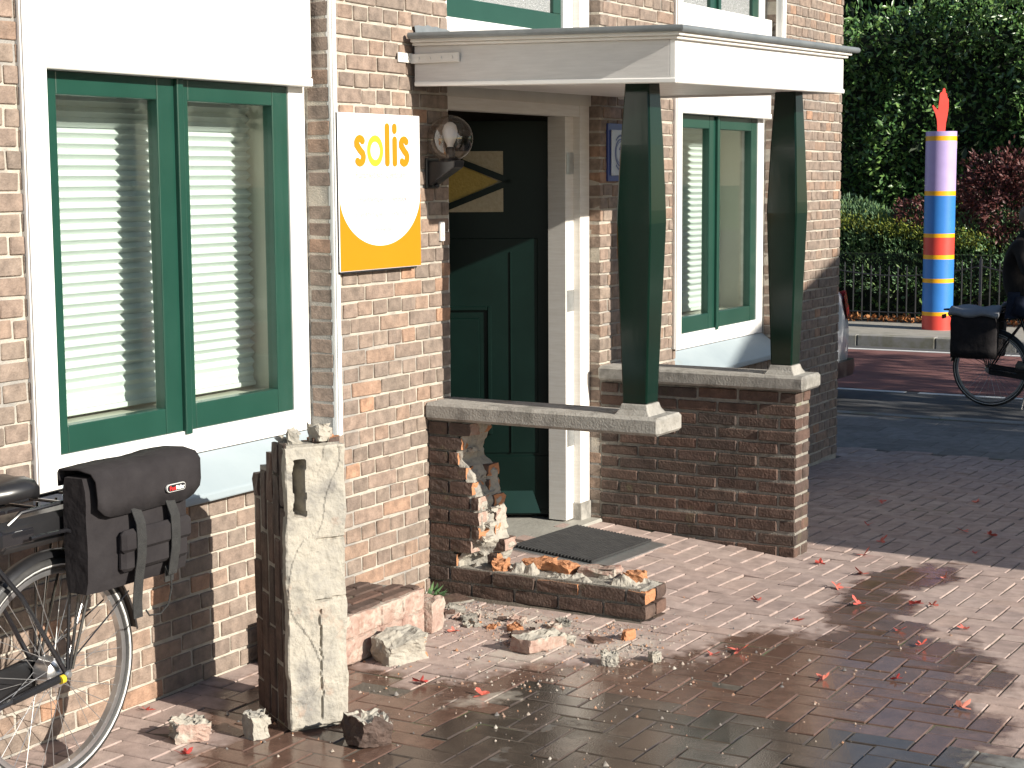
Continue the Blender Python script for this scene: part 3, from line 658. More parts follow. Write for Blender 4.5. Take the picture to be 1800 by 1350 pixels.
for i in range(9):
    x = 6.25+i*.035; vs += [(x, -.014+random.uniform(-.004, .002), 2.425), (x, -.008, 2.475+random.uniform(-.006, .006))]
m.add(vs, [(2*i, 2*i+2, 2*i+3, 2*i+1) for i in range(8)]); m.build('flashing', zinc_m, canopy)

# ------------------------------------------------------------------ porch posts
def post(cx, cy, z0, z1, label, lean):
    root = thing('porch_post', (cx, cy, z0), label, 'post', 'green porch posts')
    prof = [(0, .112), (.03, .113), (.36, .140), (.56, .156), (.60, .154), (.8, .134), (1, .106)]
    vs = []; fs = []; n = len(prof)
    for (t, w) in prof:
        z = z0+.045+t*(z1-z0-.045); h = w/2; ox, oy = lean[0]*t, lean[1]*t; b = .006
        for (sx, sy) in ((-1, -1), (1, -1), (1, 1), (-1, 1)):
            vs.append((cx+ox+sx*h, cy+oy+sy*h, z))
    for i in range(n-1):
        for k in range(4): fs.append((i*4+k, i*4+(k+1) % 4, i*4+4+(k+1) % 4, i*4+4+k))
    fs += [(3, 2, 1, 0), tuple(range(4*n-4, 4*n))]
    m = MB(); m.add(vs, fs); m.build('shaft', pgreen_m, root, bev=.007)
    m = MB(); h0, h1 = .095, .06; z = z0
    vs = []
    for (h, zz) in ((.086, z-.004), (.078, z+.008), (.068, z+.022), (.061, z+.045)):
        vs += [(cx+sx*h, cy+sy*h*.95, zz) for (sx, sy) in ((-1, -1), (1, -1), (1, 1), (-1, 1))]
    fs = [(i*4+k, i*4+(k+1) % 4, i*4+4+(k+1) % 4, i*4+4+k) for i in range(3) for k in range(4)]+[(3, 2, 1, 0), (12, 13, 14, 15)]
    m.add(vs, fs); m.build('foot', stone_m, root, bev=.004)
post(6.424, -.985, .857, 2.222, 'dark green bulging porch post on the unsupported coping above the rubble', (.012, 0))
post(8.078, -.985, .857, 2.236, 'dark green bulging porch post on the intact brick wall by the window', (0.004, 0))

# ------------------------------------------------------------------ intact porch wall
pw = thing('porch_wall', (8.08, -.55, -.05), 'intact low dark brick porch wall with pale stone coping', 'wall')
m = MB(); m.box(7.997, 8.168, -1.078, .004, -.35, .778); m.build('mortar', pmortar_m, pw)
PH = .0645; pcs = []
for k in range(-3, 12):
    zc = k*PH+PH/2+.003; off = .11 if k % 2 else 0.0
    a = 0.0-off if off else 0.0
    edges = []; y = -off if False else 0.0
    cuts = [0.0]+([.11] if k % 2 else [])
    while cuts[-1] < 1.085-.02: cuts.append(min(1.085, cuts[-1]+.22))
    if cuts[-1]-cuts[-2] < .05: cuts.pop(-2)
    for c0, c1 in zip(cuts, cuts[1:]):
        L = c1-c0
        if L < .04: continue
        t, full = ('p_stretcher', .22-.012) if L > .13 else ('p_header', .098)
        pcs.append((t, face_mat((7.99+.030+rb.gauss(0, .0018), -(c0+c1)/2, zc+rb.gauss(0, .0016)), '-x', (L-.012)/full, rb.gauss(0, .007))))
    ws = [(7.9905, 8.174)] if k % 2 == 0 else [(7.9905, 8.082), (8.082, 8.174)]
    for w0, w1 in ws:
        t, full = ('p_stretcher', .208) if w1-w0 > .13 else ('p_header', .098)
        pcs.append((t, face_mat(((w0+w1)/2+.0, -1.085+.031+rb.gauss(0, .0015), zc), '-y', (w1-w0-.010)/full, rb.gauss(0, .006))))
place(pcs, pw, 'brick')
def coping(x0, x1, y0, y1, z0, z1, parent, tz=0):
    m = MB(); n = 14; vs = []; fs = []
    m.box(x0, x1, y0, y1, z0, z1, .012)
    return m.build('coping', stone_m, parent)
coping(7.955, 8.205, -1.128, -.002, .783, .857, pw)

# ------------------------------------------------------------------ broken porch wall
bw = thing('broken_porch_wall', (6.43, -.3, 0), 'smashed brick porch wall with torn orange edges under a hanging stone coping', 'wall')
def rough_block(size, M, mats, jit, broken=(), sub=3, seed=0, lump=.0):
    """block whose listed faces are broken (subdivided, jagged, second material)"""
    r = random.Random(seed); sx, sy, sz = size; bm = bmesh.new()
    bmesh.ops.create_cube(bm, size=1.0); bmesh.ops.scale(bm, vec=size, verts=bm.verts)
    bmesh.ops.subdivide_edges(bm, edges=bm.edges[:], cuts=sub, use_grid_fill=True)
    dirs = {'+x': (0, 1), '-x': (0, -1), '+y': (1, 1), '-y': (1, -1), '+z': (2, 1), '-z': (2, -1)}
    for v in bm.verts:
        hit = 0
        for b in broken:
            a, s = dirs[b]
            if abs(v.co[a]-s*size[a]/2) < 1e-5: hit += 1
        edge = sum(abs(abs(v.co[a])-size[a]/2) < 1e-5 for a in range(3))
        k = jit*(1.6 if hit else 1.0)
        if edge >= 2: v.co *= 1-.018-(.03 if edge == 3 else 0)
        for b in broken:
            a, s = dirs[b]
            if abs(v.co[a]-s*size[a]/2) < size[a]*.08: v.co[a] -= s*r.uniform(0, jit*3.5)
        v.co += Vector((r.gauss(0, k), r.gauss(0, k), r.gauss(0, k)))*(.5 if lump == 0 else .16)
        if lump > 0:
            q = v.co*16+Vector((seed*3.7, seed*1.3, seed*.7)); v.co += mnoise.noise_vector(q)*lump+mnoise.noise_vector(q*3.1)*lump*.38
            if hit: v.co += mnoise.noise_vector(q*1.7+Vector((9, 9, 9)))*lump*.9
    mb = MB()
    bm.normal_update()
    vs = [M @ v.co for v in bm.verts]; bm.verts.index_update()
    for f in bm.faces:
        c = f.calc_center_median(); mi = 0
        for b in broken:
            a, s = dirs[b]
            if f.normal[a]*s > .6: mi = 1
        mb.m.append(mi); mb.f.append(tuple(v.index for v in f.verts))
    mb.v = [tuple(p) for p in vs]; bm.free(); return mb
BH = .0645
outer = {11: .228, 10: .185, 9: .160, 8: .205, 7: .235, 6: .262, 5: .268, 4: .262, 3: .225, 2: .15}
inner = {11: .215, 10: .18, 9: .175, 8: .250, 7: .250, 6: .285, 5: .288, 4: .290, 3: .335, 2: .30}
sd_ = 0
for k in range(-2, 12):
    zc = k*BH+BH/2+.004
    for wy, ends in ((0, outer), (1, inner)):
        xc = 6.377 if wy == 0 else 6.482
        end = ends.get(k, 1.065 if k <= 1 else 0)
        if k == 2 and wy == 1: pass
        y = 0.0; first = True
        while y < end-.02:
            L = (.105 if (k+wy) % 2 and first else .215); first = False
            y1 = min(end, y+L)
            if end-y1 < .035: y1 = end
            L = y1-y; last = y1 >= end-1e-6
            brk = ['-x'] if False else []
            M = Matrix.Translation((xc+rb.gauss(0, .002), -(y+y1)/2, zc)) @ Matrix.Rotation(rb.gauss(0, .008), 4, 'Z')
            sd_ += 1
            if last and k >= 2:
                rough_block((.096, L-.008, BH-.011), M, 0, .0022, ['-y'], 2, sd_).build('brick', [pbrick_m, orange_m if rb.random() < .75 else dusty_m], bw)
            elif k == 1 and wy == 0 and rb.random() < .4:
                rough_block((.096, L-.010, BH-.011), M, 0, .0022, ['+z', '-y'], 2, sd_).build('brick', [pbrick_m, orange_m], bw)
            else:
                rough_block((.096, L-.010, BH-.011), M, 0, .0016, [], 2, sd_).build('brick', pbrick_m, bw)
            y = y1
# stray stubs of the third course on the inner leaf
for (y0, y1, x, rot, mm) in ((.40, .55, 6.487, .1, [pbrick_m, orange_m]), (.56, .66, 6.47, -.2, [dusty_m, orange_m]), (.68, .86, 6.485, .05, [pbrick_m, dusty_m]), (.90, .985, 6.47, .2, [orange_m, orange_m]), (.30, .37, 6.39, .35, [orange_m, orange_m])):
    sd_ += 1
    rough_block((.09, y1-y0, .05), Matrix.Translation((x, -(y0+y1)/2, 2*BH+.026)) @ Matrix.Rotation(rot, 4, 'Z') @ Matrix.Rotation(rb.uniform(-.25, .25), 4, 'X'), 0, .004, ['+z', '-y', '-x'], 3, sd_).build('brick', mm, bw)
m = MB()
for k in range(-3, 12):
    e0 = min(outer.get(k, 1.058), inner.get(k, 1.058)); m.box(6.342, 6.518, -(e0-.03), .004, k*BH+.0045 if k > -3 else -.3, (k+1)*BH+.004-.0005)
m.build('mortar', pmortar_m, bw)
m = MB(); nu, nv = 16, 90; vs = []
def torn(x, z):
    kf = min(11, max(2, z/BH-.5)); k0 = int(kf); k1 = min(11, k0+1); t = kf-k0; u_ = (x-6.377)/.105; u_ = max(0, min(1, u_))
    e0 = outer[k0]*(1-u_)+inner[k0]*u_; e1 = outer[k1]*(1-u_)+inner[k1]*u_; return e0*(1-t)+e1*t
for i in range(nu+1):
    for j in range(nv+1):
        x = 6.336+(6.524-6.336)*i/nu; z = 2*BH+(.775-2*BH)*j/nv; d = torn(x, z)-.002+.022*mnoise.fractal(Vector((x*16, z*16, 4.4)), 1, 2, 5)
        if i in (0, nu): d -= .035
        vs.append((x+.003*mnoise.noise(Vector((z*40, x, 2))), -d, z))
m.add(vs, [(i*(nv+1)+j, (i+1)*(nv+1)+j, (i+1)*(nv+1)+j+1, i*(nv+1)+j+1) for i in range(nu) for j in range(nv)]); m.build('torn_mortar', bed_m, bw)
# crumbled mortar lying on the surviving courses
def crust(x0, x1, y0, y1, z, amp, seed, nx=10, ny=60, edge=.4):
    vs = []; fs = []
    for i in range(nx+1):
        for j in range(ny+1):
            x = x0+(x1-x0)*i/nx; y = y0+(y1-y0)*j/ny
            n_ = mnoise.fractal(Vector((x*14+seed, y*14, seed*3.1)), 1.0, 2.0, 5)
            rim = min(1, min(i, nx-i)/(nx*.25+1e-6))*min(1, min(j, ny-j)/4)
            vs.append((x+random.gauss(0, .0015), y+random.gauss(0, .0015), z-.006+rim*(.010+amp*max(-.2, n_))))
    for i in range(nx):
        for j in range(ny): a = i*(ny+1)+j; fs.append((a, a+ny+1, a+ny+2, a+1))
    return vs, fs
m = MB(); m.add(*crust(6.345, 6.52, -1.05, -.16, 2*BH+.004, .05, 3.0, 14, 70)); m.build('crumbled_mortar', bed_m, bw)
m = MB()
for i in range(9):
    k = 2+i; z = k*BH+.004; y0 = -outer.get(k, .2)-.012; M = Matrix.Translation((6.40+rb.uniform(-.03, .07), y0+.01, z+rb.uniform(-.006, .006)))
    b = rough_block((.07+rb.uniform(0, .04), .05, .022), M, 0, .004, ['-y', '-x'], 2, 900+i); m.add(b.v, b.f)
m.build('mortar_smear', bed_m, bw)
c = coping(6.308, 6.545, -1.122, .004, .781, .857, bw); c['label'] = 'long pale stone coping hanging unsupported'

# ------------------------------------------------------------------ fallen pieces of the porch wall
def bed(O, A, U, N, w, h, nu, nv, seed, hole=None, joints=(), thick=.012):
    """broken mortar bed on a plane: O corner, A width dir, U up dir, N outward"""
    O, A, U, N = map(Vector, (O, A, U, N)); vs = []; fs = []
    for i in range(nu+1):
        for j in range(nv+1):
            a = w*i/nu; c = h*j/nv
            f = mnoise.fractal(Vector((a*9+seed, c*9, seed)), .9, 2.1, 6)
            cell = mnoise.cell(Vector((a*8+seed, c*4.3+seed, 0)))
            big = mnoise.noise(Vector((a*7+seed, c*4, seed*2)))
            d = thick+.006*f+.007*(.5 if big > .12 else (-.3 if big < -.2 else 0))
            for (kind, p, lo, hi) in joints:
                q = (a if kind == 'v' else c)+.006*mnoise.noise(Vector((a*30, c*30, seed))); s = c if kind == 'v' else a
                if lo < s < hi: d -= .016*math.exp(-((q-p)/.0022)**2)
            if hole:
                (a0, a1, c0, c1) = hole; wob = .010*mnoise.noise(Vector((seed, c*22, 3)))
                ins = min(a-a0-wob, a1+wob*.8-a, c-c0, c1-c)
                if ins > 0: d -= min(.125, ins*26)
            rim = i in (0, nu) or j in (0, nv)
            ja = .005*mnoise.fractal(Vector((c*11, seed, 1.5)), 1, 2, 3) if i in (0, nu) else 0
            jc = .006*mnoise.fractal(Vector((a*11, seed, 7.5)), 1, 2, 3) if j in (0, nv) else 0
            if rim: d -= .004
            vs.append(O+A*(a+ja)+U*(c+jc)+N*d)
    n0 = len(vs)
    for i in range(nu):
        for j in range(nv): k = i*(nv+1)+j; fs.append((k, k+nv+1, k+nv+2, k+1))
    ring = [i*(nv+1) for i in range(nu+1)]+[nu*(nv+1)+j for j in range(1, nv+1)]+[i*(nv+1)+nv for i in range(nu-1, -1, -1)]+[j for j in range(nv-1, 0, -1)]
    for k in ring: vs.append(vs[k]-N*.03)
    L = len(ring)
    for i in range(L): fs.append((ring[i], ring[(i+1) % L], n0+(i+1) % L, n0+i))
    return vs, fs
A = Vector((.844, -.533, 0)).normalized(); B = Vector((.533, .844, 0)); Z = Vector((0, 0, 1)); O = Vector((4.468, -.640, 0))
fr = thing('fallen_wall_piece', (4.63, -.56, 0), 'broken brick wall piece standing on end beside the bicycle', 'wall fragment')
tops = [.985, .965, .925, .885, .838]; pcs = []; cz_ = .0645
for b in range(5):
    for w in range(2):
        z = .0 if (b+w) % 2 else -.105
        while z < tops[b]-.03:
            z0, z1 = max(z, .004), min(z+.215, tops[b]); z += .215
            if z1-z0 < .03: continue
            c = O+A*(.0485+w*.101+rb.gauss(0, .0015))+B*(.004+b*cz_+.031)+Z*((z0+z1)/2)
            M = Matrix(((0, A.x, B.x, c.x), (0, A.y, B.y, c.y), (1, 0, 0, c.z), (0, 0, 0, 1)))
            last = z1 >= tops[b]-1e-4; sd_ += 1
            if b < 2 and w == 0 and z0 < .90 and z1 > .73:
                M.translation = O+A*.013+B*(.004+b*cz_+.031)+Z*((z0+z1)/2); rough_block((z1-z0-.006, .024, .054), M, 0, .002, ['+y'], 2, sd_).build('brick', [pbrick_m, dusty_m], fr); continue
            if last: rough_block((z1-z0, .094, .054), M, 0, .003, ['+x'], 2, sd_).build('brick', [pbrick_m, orange_m if b in (0, 1) else dusty_m], fr)
            else: pcs.append(('solid_brick', M @ Matrix.Diagonal(((z1-z0-.010)/.205, 1, 1, 1))))
place(pcs, fr, 'brick')
m = MB()
for b in range(5):
    if b < 2:
        for (a0, a1, z0, z1) in ((.0075, .1935, 0, .715), (.090, .1935, .715, tops[b]-.02), (.0075, .09, .925, tops[b]-.02)):
            c = O+A*((a0+a1)/2)+B*(.004+(b+.5)*cz_)+Z*((z0+z1)/2); m.obox(Matrix(((A.x, B.x, 0, c.x), (A.y, B.y, 0, c.y), (0, 0, 1, c.z), (0, 0, 0, 1))), a1-a0, cz_, z1-z0)
        continue
    c = O+A*.1005+B*(.004+(b+.5)*cz_)+Z*((tops[b]-.02)/2); M = Matrix(((A.x, B.x, 0, c.x), (A.y, B.y, 0, c.y), (0, 0, 1, c.z), (0, 0, 0, 1))); m.obox(M, .186, cz_, tops[b]-.02)
m.build('mortar', pmortar_m, fr)
m = MB(); m.add(*bed(O-A*.004+Z*.012, A, Z, -B, .208, .945, 44, 170, 4.2, hole=(.030, .072, .715, .905), joints=(('v', .112, .02, .40), ('h', .635, .10, .21), ('h', .43, .09, .21))))
m.build('mortar_bed', bed_m, fr)['label'] = 'cream mortar bed face with a dark slot'
for (a, b_, z, s, k) in ((.055, .05, .985, .05, 1), (.13, .03, 1.0, .055, 2), (.16, .06, .985, .045, 3), (.05, .14, .955, .04, 4)):
    M = Matrix.Translation(O+A*a+B*b_+Z*z) @ Matrix.Rotation(k*.7, 4, 'Z'); rough_block((s*1.3, s, s*1.1), M, 0, .006, ['+z', '-y', '+x'], 3, 300+k).build('mortar_lump', [bed_m, bed_m], fr)
# second piece lying flat by the wall
f2 = thing('fallen_wall_piece', (5.4, -.2, 0), 'low broken wall piece lying flat between the doorway and the upright fragment', 'wall fragment')
pcs = []
for b in range(4):
    x = 5.03+(.11 if b % 2 else 0)
    while x < 5.74:
        x0, x1 = x, min(x+.215, 5.735-.02*b); x += .215
        if x1-x0 < .04: continue
        for w in range(2):
            c = ((x0+x1)/2, -.345+.034+b*.0665, .055+w*.1)
            pcs.append(('solid_brick', Matrix(((1, 0, 0, c[0]), (0, 0, -1, c[1]), (0, 1, 0, c[2]), (0, 0, 0, 1))) @ Matrix.Diagonal(((x1-x0-.010)/.205, 1, 1.08, 1))))
place(pcs, f2, 'brick')
m = MB(); m.box(5.04, 5.70, -.335, -.09, .004, .192); m.build('mortar', pmortar_m, f2)
m = MB(); m.add(*bed((5.04, -.350, .006), (1, 0, 0), (0, 0, 1), (0, -1, 0), .69, .185, 100, 30, 8.3, joints=(('v', .38, 0, .3), ('h', .10, 0, .9), ('v', .53, .0, .2))))
m.add(*bed((5.728, -.352, .006), (0, 1, 0), (0, 0, 1), (1, 0, 0), .26, .16, 40, 26, 5.1)); m.build('mortar_bed', dusty_m, f2)
rough_block((.12, .10, .14), Matrix.Translation((5.80, -.33, .072)) @ Matrix.Rotation(.1, 4, 'Z'), 0, .004, ['+x', '+z'], 3, 777).build('brick', [dusty_m, dusty_m], f2)
# loose rubble
def rub1(name, loc, size, rz, mats, label, broken, seed, jit=.005, tilt=(0, 0), cat='rubble'):
    M = Matrix.Translation((loc[0], loc[1], H(*loc)+size[2]/2-.002)) @ Matrix.Rotation(rz, 4, 'Z') @ Matrix.Rotation(tilt[0], 4, 'X') @ Matrix.Rotation(tilt[1], 4, 'Y')
    b = rough_block(size, M, mats, jit, broken, 8 if min(size) > .03 else 4, seed, lump=min(size)*.16); o = b.build(name, mats, None, loc=(loc[0], loc[1], H(*loc))); return tag(o, label, cat)
rub1('brick_lump', (4.255, -.385), (.125, .10, .072), -.62, [dusty_m, bed_m], 'grey mortar-covered brick half lying beside the bicycle wheel', ['-x', '+z'], 11)
rub1('brick_lump', (4.375, -.575), (.065, .065, .088), -.5, [bed_m, bed_m], 'small upright mortar lump at the foot of the standing wall piece', ['+z', '+x'], 12)
rub1('brick_lump', (4.51, -.925), (.118, .115, .098), -.45, [pbrick_m, bed_m], 'square brick lump with pale mortar top on the wet grey paving', ['+z'], 13, tilt=(.05, .08))
rub1('brick_lump', (5.375, -.475), (.19, .13, .105), -.35, [bed_m, orange_m], 'mortar-crusted brick chunk with one orange broken end', ['+x'], 14, .007, tilt=(.2, -.12))
rub1('loose_brick', (5.775, -.86), (.222, .105, .062), -.20, [dusty_m, bed_m], 'whole pinkish brick lying alone on the paving', ['+z'], 15, .003, tilt=(.03, .06), cat='brick')
rub1('mortar_lump', (5.71, -1.205), (.065, .06, .05), .4, [bed_m, bed_m], 'crumbly rounded mortar lump in front of the loose brick', ['+x', '-y', '+z'], 16, .008)
rub1('mortar_lump', (5.83, -1.335), (.048, .045, .042), .9, [bed_m, bed_m], 'smaller pale mortar lump near the edge of the wet patch', ['+x', '-y', '+z'], 17, .007)
rub1('brick_chip', (6.06, -1.11), (.065, .022, .042), -.3, [orange_m, orange_m], 'orange brick flake standing by the broken wall end', ['-x'], 18, .003)
rub1('slate_shard', (5.98, -1.03), (.10, .06, .014), -.6, [pbrick_m, bed_m], 'flat dark shard leaning against the orange brick flake', ['+x'], 19, .003, tilt=(.1, .2))
rub1('slate_shard', (6.23, -.16), (.20, .13, .018), -.4, [pbrick_m, pmortar_m], 'large flat grey shard at the corner of the house wall', ['+x', '-y'], 20, .003)
chp = random.Random(21)
for i in range(26):
    t = chp.random(); x = 6.22-.25*chp.random()-.35*t*chp.random(); y = -.22-.75*t; s = chp.uniform(.018, .05)
    if x > 6.30: x = 6.28
    mm = chp.choice([bed_m, dusty_m, pbrick_m, bed_m, orange_m, pmortar_m])
    o = rub1('rubble_chip', (x, y), (s*1.5, s, s*.6), chp.uniform(0, 3), [mm, mm], 'small brick and mortar chip strewn along the broken porch wall', ['+x', '+z'], 400+i, .004, tilt=(chp.uniform(-.3, .3), chp.uniform(-.3, .3)))
    o['group'] = 'chips below the broken porch wall'
# crumbs too small to count
V = []; F = []; RN = []
for i in range(2600):
    q = chp.random()
    if q < .5: x, y = chp.gauss(6.05, .16), -chp.uniform(.1, 1.3)
    elif q < .8: x, y = chp.gauss(5.7, .35), chp.gauss(-.95, .35)
    else: x, y = chp.uniform(4.2, 6.8), chp.uniform(-2.3, -.3)
    if 6.30 < x < 6.56 and y > -1.09: x = 6.26-abs(chp.gauss(0, .03))
    s = min(.016, max(.0015, abs(chp.gauss(0, .0042)))); n = len(V); z = H(x, y)+.0015
    a = chp.uniform(0, 6.28)
    for k in range(4):
        t = a+k*1.57; V.append((x+s*math.cos(t)*chp.uniform(.6, 1.3), y+s*math.sin(t)*chp.uniform(.6, 1.3), z-.003))
    V.append((x+chp.uniform(-.3, .3)*s, y, z+s*chp.uniform(.5, 1.0))); rv = chp.random(); RN += [rv]*5
    for k in range(4): F.append((n+k, n+(k+1) % 4, n+4))
o = bpy.data.objects.new('rubble_crumbs', fmesh('rubble_crumbs', V, F, [chip_m], RN)); link(o, None); tag(o, 'fine mortar and brick crumbs scattered over the paving', 'rubble', kind='stuff')

# ------------------------------------------------------------------ things on the wall
def text(s, loc, size, m, parent, extrude=.0008, name='lettering', sx=1.0, bold=0.0):
    c = bpy.data.curves.new(name, 'FONT'); c.body = s; c.size = size; c.extrude = extrude; c.align_x = 'CENTER'; c.offset = bold; c.materials.append(m); c.resolution_u = 4
    o = bpy.data.objects.new(name, c); link(o, parent); o.location = Vector(loc)-ORG[parent.name]; o.rotation_euler = (R_(90), 0, 0); o.scale = (sx, 1, 1); ORG[o.name] = ORG[parent.name]
    bpy.context.view_layer.update(); me = bpy.data.meshes.new_from_object(o.evaluated_get(bpy.context.evaluated_depsgraph_get())); mw = o.matrix_basis.copy(); bpy.data.objects.remove(o); bpy.data.curves.remove(c)
    if not me.materials: me.materials.append(m)
    o = bpy.data.objects.new(name, me); link(o, parent); o.matrix_basis = mw; ORG[o.name] = ORG[parent.name]; return o
SX0, SX1, SZ0, SZ1, SY = 5.646, 6.240, 1.458, 2.091, -.034
sg = thing('wall_sign', (5.94, SY, SZ0), 'white and orange practice sign on the brick pier beside the doorway', 'sign')
m = MB(); m.box(SX0, SX1, SY, -.004, SZ0, SZ1, .002); m.build('panel', [signw_m], sg)
m = MB(); m.box(SX0-.007, SX0-.0005, SY+.003, -.002, SZ0-.007, SZ1); m.box(SX0-.007, SX1-.03, SY+.003, -.002, SZ0-.007, SZ0-.0005); m.build('edge_trim', black_m, sg)
mx_ = (SX0+SX1)/2; hw = (SX1-SX0)/2-.003; zt_, zb_ = 1.765, 1.555
poly = [(-hw, zt_), (-hw, SZ0+.003), (hw, SZ0+.003), (hw, zt_)]+[(hw*math.cos(t), zt_-(zt_-zb_)*math.sin(t)) for t in [math.pi*k/40 for k in range(1, 40)]]
m = MB(); m.prism(poly, Matrix.Translation((mx_, SY-.0015, 0)), .0012); m.build('orange_field', orange_p, sg)
def stroke(mb, pts, w, wz, y):
    """one outline polygon round a polyline, round ends"""
    n = len(pts); Lf, Rt = [], []
    ang = []
    for i in range(n):
        a, b = pts[max(0, i-1)], pts[min(n-1, i+1)]; ang.append(math.atan2((b[1]-a[1])/wz, (b[0]-a[0])/w))
    for p, t in zip(pts, ang):
        Lf.append((p[0]-w/2*math.sin(t), p[1]+wz/2*math.cos(t))); Rt.append((p[0]+w/2*math.sin(t), p[1]-wz/2*math.cos(t)))
    c1 = [(pts[-1][0]+w/2*math.cos(ang[-1]+q), pts[-1][1]+wz/2*math.sin(ang[-1]+q)) for q in [math.pi/2-math.pi*k/8 for k in range(1, 8)]]
    c0 = [(pts[0][0]+w/2*math.cos(ang[0]+q), pts[0][1]+wz/2*math.sin(ang[0]+q)) for q in [-math.pi/2-math.pi*k/8 for k in range(1, 8)]]
    mb.prism(Lf+c1+Rt[::-1]+c0, Matrix.Translation((0, y, 0)), .001)
BZ = 1.883; ux = .000867; LX = lambda p: SX0+(p-50)*ux
def letter_s(p0, p1):
    x0, x1 = LX(p0)+.011, LX(p1)-.011; cx = (x0+x1)/2; r = (x1-x0)/2; z0, z1 = BZ+.010, BZ+.108; zm = (z0+z1)/2; q = []
    for k in range(9): t = R_(40+k*17.5); q.append((cx+r*math.cos(t), zm+.024+.024*math.sin(t)))
    q.append((cx+.0, zm+.002))
    for k in range(9): t = R_(30-k*20.5); q.append((cx+r*math.cos(t), zm-.025+.025*math.sin(t)))
    return q
for pts in (letter_s(180, 262), letter_s(553, 632), [(LX(448), BZ+.010), (LX(448), BZ+.158)], [(LX(512), BZ+.010), (LX(512), BZ+.105)], [(LX(511), BZ+.144), (LX(511), BZ+.158)]):
    m = MB(); stroke(m, pts, .034, .030, SY-.0022); m.build('letter', orange_p, sg)
m = MB(); cx, czz = LX(346), BZ+.059; n = 40
vs = [(cx+a*math.cos(2*math.pi*k/n), y, czz+b*math.sin(2*math.pi*k/n)) for y in (SY-.003, SY-.001) for (a, b) in ((.057, .063), (.035, .037)) for k in range(n)]
m.add(vs, [(k, (k+1) % n, n+(k+1) % n, n+k) for k in range(n)]+[(k, 2*n+k, 2*n+(k+1) % n, (k+1) % n) for k in range(n)]+[(n+k, n+(k+1) % n, 3*n+(k+1) % n, 3*n+k) for k in range(n)]); m.build('letter', yellow_p, sg)
text('Paramedisch Centrum', (mx_, SY-.001, 1.832), .040, pale_o, sg, sx=1.0)
text('Fysiotherapie', (mx_-.075, SY-.001, 1.735), .036, pale_p, sg, sx=.98); text('Di\u00ebtetiek', (mx_+.125, SY-.001, 1.735), .036, pale_p, sg, sx=.98)
text('Ergotherapie', (mx_-.085, SY-.001, 1.675), .036, pale_p, sg, sx=1.05); text('Pedicure', (mx_+.125, SY-.001, 1.675), .036, pale_p, sg, sx=1.05)
text('Logopedie', (mx_, SY-.001, 1.612), .036, pale_p, sg, sx=1.05)
# wall lamp
lx_, ly_ = 6.378, -.105
lp = thing('wall_lamp', (lx_, 0, 1.86), 'clear glass globe lamp on a black bracket beside the canopy', 'lamp')
m = MB(); M = Matrix(((0, 1, 0, lx_-.038), (-1, 0, 0, 0), (0, 0, 1, 1.80), (0, 0, 0, 1)))
m.prism([(.0, .0), (.022, .0), (.06, .025), (.145, .075), (.150, .105), (.0, .105)], M, .076); m.build('bracket', black_m, lp, bev=.006)
m = MB(); m.box(lx_-.05, lx_+.05, -.012, -.002, 1.785, 1.915, .004); m.build('wall_plate', black_m, lp)
gc = (lx_, ly_+.005, 1.997)
m = MB(); m.lathe([(max(.004, .1*math.sin(t)), .1*math.cos(t)) for t in [math.pi*(k/24)*.88 for k in range(25)]], gc, 36); m.build('globe', globe_m, lp, smooth='all')
m = MB(); m.lathe([(.0, .015), (.038, .012), (.044, 0), (.040, -.004)], (gc[0], gc[1], 1.902), 24); m.lathe([(.020, 0), (.020, .045), (.015, .05)], (gc[0], gc[1], 1.912), 16); m.build('socket', black_m, lp, smooth=True)
m = MB(); m.lathe([(.013, .955), (.014, .97), (.028, 1.0), (.033, 1.03), (.026, 1.055), (.012, 1.067), (0.001, 1.069)], (gc[0], gc[1], 1.0), 20); m.build('bulb', signw_m, lp, smooth='all')
m = MB(); m.ell((lx_, -.03, 1.797), (.012, .012, .010), 10, 6); m.build('sensor', black_m, lp, smooth='all')
# bell push
b_ = thing('door_bell', (6.445, 0, 1.57), 'small white bell push on the brick edge by the doorway', 'door bell')
m = MB(); m.box(6.435, 6.468, -.014, .001, 1.555, 1.640, .003); m.build('plate', white_m, b_)
m = MB(); m.box(6.444, 6.459, -.020, -.014, 1.575, 1.60, .003); m.build('button', cream_m, b_)
# blue plaque
pq = thing('wall_plaque', (8.19, 0, 1.81), 'white and blue emblem plaque on the wall behind the porch post', 'plaque')
m = MB(); m.box(8.062, 8.318, -.012, .0, 1.808, 2.105, .002); m.build('backboard', blue_p, pq)
m = MB(); m.box(8.086, 8.286, -.022, -.014, 1.838, 2.072, .002); m.build('face', plaq_m, pq)
ec = (8.186, 1.955)
def ring(mb, r0, r1, y, n=36, t0=0, t1=2*math.pi):
    vs = [(ec[0]+r*math.cos(t0+(t1-t0)*k/n), y, ec[1]+r*1.08*math.sin(t0+(t1-t0)*k/n)) for r in (r0, r1) for k in range(n+1)]
    mb.add(vs, [(k, k+1, n+2+k, n+1+k) for k in range(n)])
m = MB(); ring(m, .060, .068, -.0235); ring(m, .051, .055, -.0235)
m.box(ec[0]-.006, ec[0]+.006, -.0245, -.0232, ec[1]-.036, ec[1]+.018); m.box(ec[0]-.014, ec[0]+.014, -.0245, -.0232, ec[1]-.042, ec[1]-.034); m.ell((ec[0], -.0235, ec[1]+.034), (.006, .001, .007)); m.box(ec[0]-.020, ec[0]+.020, -.0244, -.0232, ec[1]+.014, ec[1]+.020)
m.bar((ec[0]-.018, -.0238, ec[1]+.018), (ec[0]-.006, -.0238, ec[1]+.030), .0012, .004); m.bar((ec[0]+.018, -.0238, ec[1]+.018), (ec[0]+.006, -.0238, ec[1]+.030), .0012, .004)
